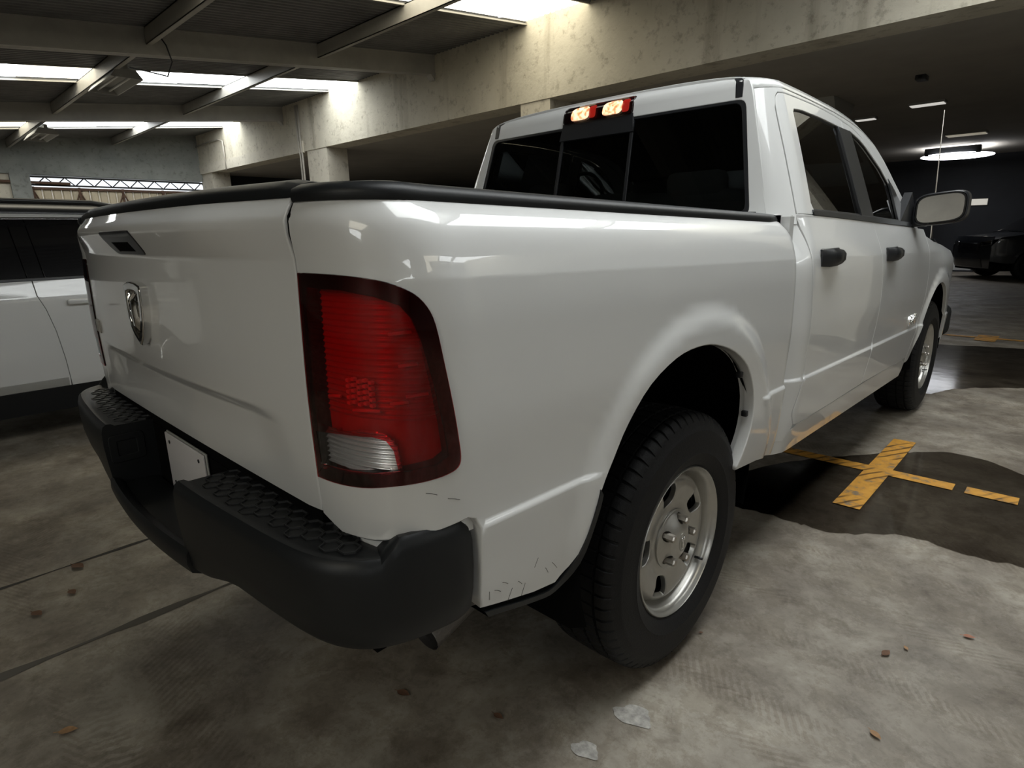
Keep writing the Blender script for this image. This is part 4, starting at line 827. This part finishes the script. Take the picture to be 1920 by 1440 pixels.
# centre step between the ends
rows=[]
for x in np.linspace(-.33,.33,17):
    yb=-1.192+.02*(abs(x)/.33)**2
    sec=[(-1.045,.574),(-1.065,.578),(yb+.036,.580),(yb+.020,.596),(yb+.008,.600),(yb,.590),(yb-.002,.565),(yb+.006,.540),(yb+.03,.528),(-1.05,.53)]
    rows.append([(x,y,z-K*y) for y,z in sec])
m=MB();m.grid(rows);m.F+=[tuple(range(10))[::-1],tuple(len(m.V)-10+k for k in range(10))];m.build('bumper_centre','black_plastic',bmp,smooth=True,auto=40)
bx('bumper_back',(-.90,-1.036,.58),(.90,-1.015,.775),'void_black',bmp);bx('sill_seal',(-.74,-1.034,.775),(.74,-1.017,.813),'void_black',bmp)
# trailer plug on the left inner wall
pl=thing('plug_socket');pl.parent=bmp
xw=-.316
def sq(w_,r_=.012): return rounded([(-w_,-w_*.9),(w_,-w_*.9),(w_,w_*.9),(-w_,w_*.9)],r_,4)
def wallmap(o): return lambda a,b:np.stack([xw+o+0*np.asarray(a),-1.115+np.asarray(a),.715+np.asarray(b)],-1)
panel('socket_frame',sq(.046),wallmap(.006),'black_plastic',pl,holes=[sq(.028,.006)],step=.02,rim=.012)
panel('socket_cover',sq(.026,.006),wallmap(.0),'satin_black',pl,step=.02,rim=.004)
# licence plate, blank
lp=rb('licence_plate',(0,-1.048,.697),(.152,.003,.086),.0028,'plate_white',bmp)
for x in (-.115,.115):
    for z in (-.062,.062): MB().tube([(x,-1.0505,.697+z),(x,-1.0525,.697+z)],.0055,10).build('plate_slot','hole_dark',lp)
rb('plate_frame',(0,-1.042,.698),(.156,.003,.088),.0028,'fixture_grey',bmp)
# ------- underbody, exhaust
for x in (-.45,.45): bx('frame_rail',(x-.05,-.85,.46),(x+.05,4.2,.60),'void_black',T)
for y in (0,3.569): MB().tube([(-.8,y,.40),(.8,y,.40)],.05,12).build('axle','void_black',T,smooth=True)
MB().lathe([(-.09,.0),(-.08,.10),(0,.15),(.08,.10),(.09,.0)],16,(0,0,.40)).build('differential','void_black',T,smooth=True)
bx('fuel_tank',(-.40,.9,.42),(.30,2.1,.62),'void_black',T)
ex=MB();ex.tube([(.60,.6,.52),(.66,-.2,.50),(.70,-.5,.47),(.725,-.80,.395)],.042,16,cap=False);ex.tube([(.724,-.795,.396),(.70,-.5,.468)],.038,16,cap=False);ex.build('exhaust_pipe','exhaust_steel',T,smooth=True)
MB().tube([(.72,-.70,.42),(.71,-.62,.44)],.030,12).build('exhaust_bore','void_black',T)
# ------- wheels
def wheel_build():
    R=MB();prof=[(-.095,.235,0),(-.125,.27,0),(-.136,.31,0),(-.130,.352,0),(-.118,.378,.5),(-.106,.393,1),(-.096,.3985,1),(-.080,.4005,1),(-.0795,.392,0),(-.072,.392,0),(-.0715,.4012,.6),(-.034,.4025,.6),(-.0335,.393,0),(-.026,.393,0),(-.0255,.403,.6),(.0255,.403,.6),(.026,.393,0),(.0335,.393,0),(.034,.4025,.6),(.0715,.4012,.6),(.072,.392,0),(.0795,.392,0),(.080,.4005,1),(.096,.3985,1),(.106,.393,1),(.118,.378,.5),(.1185,.374,0),(.129,.352,0),(.1305,.348,0),(.1305,.344,0),(.136,.31,0),(.134,.285,0),(.1355,.281,0),(.1335,.277,0),(.128,.262,0),(.122,.248,0),(.112,.236,0)]
    NP=64;V=[];F=[];rings=[];m=len(prof)
    for k in range(NP):
        for f,gp in ((0,0),(.74,0),(.80,1),(.94,1)):
            a=2*PI*(k+f)/NP;row=[]
            for x,r,s in prof:
                sh_=.10*(x/.1)**2*2*PI/NP*4*(1 if x>0 else -1)*.6
                rr_=r-gp*s*.0065;row.append((x,rr_*math.cos(a+sh_),rr_*math.sin(a+sh_)))
            rings.append(row)
    R.grid(rings+[rings[0]]);return R
WZ=.403;XC=.850
tyre_me=None;parts=None
def polar(o):
    DP=pchip([0,.05,.085,.10,.115,.135,.165,.185,.198,.206],[.084,.084,.083,.081,.080,.084,.090,.088,.078,.060])
    return lambda a,b:np.stack([DP(np.hypot(a,b))+o,np.asarray(a)+0.,np.asarray(b)+0.],-1)
circ=lambda r,n=48,ph=0:[(r*math.cos(ph+2*PI*k/n),r*math.sin(ph+2*PI*k/n)) for k in range(n)]
tw=thing('wheel');tyre=wheel_build().build('tyre','rubber',tw,smooth=True,auto=32)
holes=[]
for k in range(5):
    a=math.radians(30+72*k);ca,sa=math.cos(a),math.sin(a)
    holes.append([(u*ca-v*sa,u*sa+v*ca) for u,v in rounded([(.118,-.032),(.186,-.045),(.191,0),(.186,.045),(.118,.032)],.018,4)])
disc=panel('wheel_disc',circ(.206,60),polar(0),'wheel_silver',tw,holes=holes,step=.011,rim=.014,r=.004)
MB().lathe([(.058,.204),(.064,.2075),(.078,.212),(.092,.2155),(.100,.2175),(.106,.223),(.110,.2275),(.1165,.2300),(.1195,.2335),(.117,.2365),(.108,.237)],72).build('rim_lip','wheel_silver',tw,smooth=True,auto=60)
MB().lathe([(.046,.207),(.02,.200),(-.10,.200),(-.11,.232)],48).build('rim_barrel','void_black',tw,smooth=True)
MB().lathe([(-.03,0),(-.03,.19),(-.05,.195)],32).build('brake_drum','void_black',tw,smooth=True)
lug=[math.radians(6+72*k) for k in range(5)];LR=.0699
outl=[]
for a in np.linspace(0,2*PI,180,endpoint=False):
    r_=.0935
    outl.append((r_*math.cos(a),r_*math.sin(a)))
CP=pchip([0,.03,.05,.075,.0935],[.120,.119,.113,.099,.088])
lh=[[(LR*math.cos(l)+.0175*math.cos(a),LR*math.sin(l)+.0175*math.sin(a)) for a in np.linspace(0,2*PI,20,endpoint=False)] for l in lug]
cap=panel('centre_cap',outl,lambda a,b:np.stack([CP(np.hypot(a,b)),np.asarray(a)+0.,np.asarray(b)+0.],-1),'wheel_silver',tw,holes=lh,step=.008,rim=.010,r=.002)
ov=[(.0175*math.cos(t),.030*math.sin(t)) for t in np.linspace(0,2*PI,32,endpoint=False)]
cpm=lambda o:(lambda a,b:np.stack([CP(np.hypot(a,b))+o,np.asarray(a)+0.,np.asarray(b)+0.],-1))
panel('cap_emblem',ov,cpm(.002),'wheel_silver',cap,holes=[[(a*.82,b*.86) for a,b in ov]],step=.01,rim=.003,r=.001)
e2=MB();e2.rbox((.121,0,-.004),(.003,.004,.015),.002);e2.rbox((.121,-.006,.010),(.003,.004,.006),.002);e2.rbox((.121,.006,.010),(.003,.004,.006),.002);e2.build('cap_relief','chrome',cap,smooth=True)
nm=MB();nm.add([(x,r*math.cos(PI/3*k),r*math.sin(PI/3*k)) for x,r in ((.074,.0125),(.124,.0125),(.128,.009)) for k in range(6)],[(k,(k+1)%6,6+(k+1)%6,6+k) for k in range(6)]+[(6+k,6+(k+1)%6,12+(k+1)%6,12+k) for k in range(6)]+[tuple(12+k for k in range(6))])
n0=nm.build('lug_nut','nut_steel',tw);n0.location=(0,LR*math.cos(lug[0]),LR*math.sin(lug[0]))
for l in lug[1:]: o=n0.copy();COL.objects.link(o);o.parent=tw;o.location=(0,LR*math.cos(l),LR*math.sin(l))
va=math.radians(-40);MB().tube([(.088,.205*math.cos(va),.205*math.sin(va)),(.116,.196*math.cos(va),.196*math.sin(va))],.0045,8).build('valve_stem','satin_black',tw,smooth=True)
tw.parent=T;tw.location=(XC,0,WZ)
for (x,y,rz) in ((XC,3.569,0),(-XC,0,PI),(-XC,3.569,PI)):
    w_=dup(tw,T,(x,y,WZ),rz)
# ================================================================ OTHER CARS
def suv(name,loc,rotz,paint,label,cat='car',glass='gloss_black'):
    R=thing(name,(0,0,0),label,cat)
    SP=pchip([.18,.36,.43,.60,.80,.95,.985,1.09],[.86,.915,.935,.95,.948,.94,.928,.895])
    def endin(y): return .16*np.clip((np.abs(y)-1.75)/.55,0,1)**2.2
    def sm(y,z,off=0.):
        y,z=np.broadcast_arrays(np.asarray(y,float),np.asarray(z,float));r=np.minimum(np.hypot(y-1.40,z-.36),np.hypot(y+1.36,z-.36))
        return np.stack([SP(z)+.014*(1-sstep(.37,.47,r))-endin(y)+off,y,z],-1)
    H=pchip([-2.25,-2.0,-1.5,-.6,.3,.75,1.1,1.45],[1.12,1.38,1.58,1.63,1.62,1.52,1.30,1.10])
    gx=lambda z:.895-.36*(z-1.09)-.1*(z-1.09)**2
    def gm(y,z,off=0.):
        y,z=np.broadcast_arrays(np.asarray(y,float),np.asarray(z,float));return np.stack([gx(z)-endin(y)+off,y,z],-1)
    def rm(t,y,off=0.):
        t,y=np.broadcast_arrays(np.asarray(t,float),np.asarray(y,float));h=H(y);zd=np.maximum(h-.12,1.06);return np.stack([t*(gx(zd)-endin(y)),y,zd+(h-zd)*np.maximum(1-np.abs(t)**3*.9995,.0003)**(1/3)+off],-1)
    arc=lambda yc,r,a0,a1,n=16:[(yc+r*math.cos(a),.36+r*math.sin(a)) for a in np.linspace(a0,a1,n)]
    seam=[(-.15,.37),(-.16,.55),(-.18,.75),(-.21,.90),(-.24,.99),(-.245,1.085)]
    for mr in (False,True):
        P=lambda n,pl,f,m,**k:panel(n,pl,f,m,R,mirror=mr,step=.05,r=.003,rim=.03,**k)
        P('rear_door',[(-1.0,.62),(-.90,.45),(-.82,.37)]+[(y-.004,z) for y,z in seam]+[(-1.10,1.085),(-1.12,.8)],sm,paint,vlines=(.95,.985))
        P('front_door',[(y+.004,z) for y,z in seam[::-1]]+[(.84,.37),(.88,.6),(.90,1.085)],sm,paint,vlines=(.95,.985))
        P('fender',[(.845,.37),(.98,.37)]+arc(1.40,.40,PI*.97,PI*.03)+[(1.95,.40),(2.24,.45),(2.26,.8),(2.1,1.0),(1.5,1.07),(.905,1.085),(.885,.6)],sm,paint)
        P('rear_quarter',[(-1.125,1.085),(-1.125,.8),(-1.005,.62)]+arc(-1.36,.40,PI*.20,PI*.97)+[(-1.95,.40),(-2.24,.45),(-2.27,.8),(-2.22,1.085)],sm,paint)
        P('sill',[(-.95,.20),(.98,.20),(.98,.365),(-.93,.365)],sm,'black_plastic')
        P('sill_strip',[(-.85,.372),(-.165,.372),(-.165,.425),(-.9,.425)],lambda a,b:sm(a,b,.003),'fixture_grey') if paint!='dark_paint' else None
        wl=P('rear_door_window',[(-1.02,1.10),(-.27,1.10),(-.30,1.475),(-.85,1.455)],gm,glass)
        P('front_door_window',[(-.17,1.10),(.83,1.10),(.45,1.42),(.30,1.475),(-.20,1.478)],gm,glass)
        P('pillar_trim',[(-.262,1.095),(-.178,1.095),(-.207,1.48),(-.292,1.48)],gm,'gloss_black')
        P('quarter_window',[(-1.80,1.13),(-1.06,1.10),(-.90,1.45),(-1.45,1.40)],gm,glass)
        P('roof_side',[(-2.0,1.12),(-1.84,1.12),(-1.48,1.42),(-.88,1.475),(-.30,1.495),(.30,1.495),(.50,1.43),(.88,1.10),(1.02,1.10),(.74,1.40),(.28,1.515),(-.6,1.525),(-1.5,1.475),(-1.9,1.30)],gm,paint)
        P('window_chrome',[(-1.4,1.425),(-.85,1.464),(-.30,1.482),(.30,1.482),(.30,1.491),(-.30,1.491),(-.85,1.473),(-1.4,1.434)],lambda a,b:gm(a,b,.004),'chrome',)
        P('belt_trim',[(-1.8,1.088),(.9,1.088),(.9,1.10),(-1.8,1.10)],lambda a,b:gm(a,b,.004),'satin_black')
        s=-1 if mr else 1
        MB().tube([(s*.715,-1.6,1.535),(s*.725,-1.2,1.580),(s*.725,-.4,1.598),(s*.725,.2,1.590),(s*.71,.5,1.54)],.018,8).build('roof_rail','satin_black',R,smooth=True)
        for y in (-.10,-1.02):
            yy=y if y>-.5 else -.92
            MB().rbox((s*(.955),yy+.12,.935),(.016,.11,.018),.012).build('door_handle',paint,R,smooth=True)
        rb('mirror',(s*1.02,.78,1.12),(.09,.06,.065),.03,paint,R)
        MB().box((s*.84 if s>0 else -.95,.74,1.07),(s*.95 if s>0 else -.84,.80,1.10)).build('mirror_arm','satin_black',R)
        for yc in (1.40,-1.36):
            wm=MB();wm.lathe([(-.10,.21),(-.12,.25),(-.118,.31),(-.10,.345),(-.05,.352),(.05,.352),(.10,.345),(.118,.31),(.12,.25),(.10,.225)],40,(s*.80,yc,.352));tw=wm.build('tyre','rubber',R,smooth=True)
            rm_=MB();rm_.lathe([(.10*s,.228),(.085*s,.215),(.03*s,.205),(.03*s,.02)],40,(s*.80,yc,.352));rm_.build('rim_barrel','satin_black',tw,smooth=True,auto=40)
            sp=MB()
            for k in range(5):
                a=2*PI*k/5+.3
                for da in (-.16,.16): sp.tube([(s*.885,yc+.03*math.cos(a),.352+.03*math.sin(a)),(s*.89,yc+.21*math.cos(a+da),.352+.21*math.sin(a+da))],.016,6)
            sp.lathe([(.075*s,.0),(.095*s,.03),(.08*s,.05),(.06*s,.05)],16,(s*.80,yc,.352));sp.build('rim_spokes','wheel_silver' if paint!='dark_paint' else 'satin_black',tw,smooth=True,auto=40)
            wl_=MB();A=np.linspace(.0,PI,14);wl_.grid([[(xx,yc+.41*math.cos(a),.36+.41*math.sin(a)) for a in A] for xx in (s*.55,s*.90)]);wl_.build('wheel_well','void_black',R)
    ob=panel('roof',[(-1,-1.9),(1,-1.9),(1,.62),(-1,.62)],rm,'satin_black' if paint!='dark_paint' else paint,R,step=.06)
    panel('windscreen',[(-.93,.66),(.93,.66),(.95,1.38),(-.95,1.38)],rm,glass,R,step=.06)
    panel('rear_window',[(-.9,-2.2),(.9,-2.2),(.9,-1.95),(-.9,-1.95)],rm,glass,R,step=.06)
    hd=lambda t,y:np.stack([np.asarray(t)*(.90-endin(y)),np.asarray(y)+0*np.asarray(t),1.11-.10*np.clip((np.asarray(y)-1.4)/.85,0,1)**1.5-.06*np.abs(t)**3],-1)
    panel('bonnet',[(-1,1.36),(1,1.36),(1,2.2),(-1,2.2)],hd,paint,R,step=.06)
    def endm(sg):
        def f(t,z):
            t,z=np.broadcast_arrays(np.asarray(t,float),np.asarray(z,float));tt=t*sg
            return np.stack([-tt*(SP(np.minimum(z,1.09))-.16) if sg<0 else -tt*(SP(np.minimum(z,1.09))-.16),sg*(2.33-.09*np.abs(t)**2.5-.06*sstep(.85,1.1,z)-.05*(1-sstep(.2,.5,z))),z],-1)
        return f
    fr=panel('front_fascia',[(-1,.28),(1,.28),(1,1.02),(-1,1.02)],lambda t,z:endm(1)(t,z),paint,R,step=.06)
    panel('rear_hatch',[(-1,.28),(1,.28),(1,1.12),(-1,1.12)],lambda t,z:endm(-1)(t,z),paint,R,step=.06)
    panel('grille',[(-.55,.62),(.55,.62),(.60,.86),(-.60,.86)],lambda t,z:endm(1)(t,z)+np.array([0,.012,0]),'gloss_black',R,step=.06)
    panel('lower_intake',[(-.75,.30),(.75,.30),(.70,.50),(-.70,.50)],lambda t,z:endm(1)(t,z)+np.array([0,.012,0]),'satin_black',R,step=.06)
    for s in (-1,1):
        panel('headlamp',[(s*.62,.80),(s*.98,.84),(s*.98,.93),(s*.62,.89)] if s>0 else [(-.98,.84),(-.62,.80),(-.62,.89),(-.98,.93)],lambda t,z:endm(1)(t,z)+np.array([0,.014,0]),'chrome',R,step=.06)
        panel('tail_lamp',[(s*.6,.85),(s*.98,.82),(s*.98,.98),(s*.6,.95)] if s>0 else [(-.98,.82),(-.6,.85),(-.6,.95),(-.98,.98)],lambda t,z:endm(-1)(t,z)+np.array([0,-.012,0]),'lamp_red_deep',R,step=.06)
    MB().box((-.80,-2.15,.22),(.80,2.15,.34)).build('underbody','void_black',R)
    MB().box((-.62,-1.8,.5),(.62,.9,1.05)).build('cabin_floor','void_black',R)
    R.location=loc;R.rotation_euler=(0,0,rotz);return R
suv('white_suv',(-4.15,-.62,0),0,'pearl_paint','white SUV with black glass parked left of the pickup')
suv('black_suv',(1.35,18.45,0),PI/2+.6,'dark_paint','black SUV parked deep in the garage at the right edge')
suv('dark_hatchback',(-5.6,18.6,0),-PI/2,'dark_paint','dark car half hidden behind the pickup door mirror')
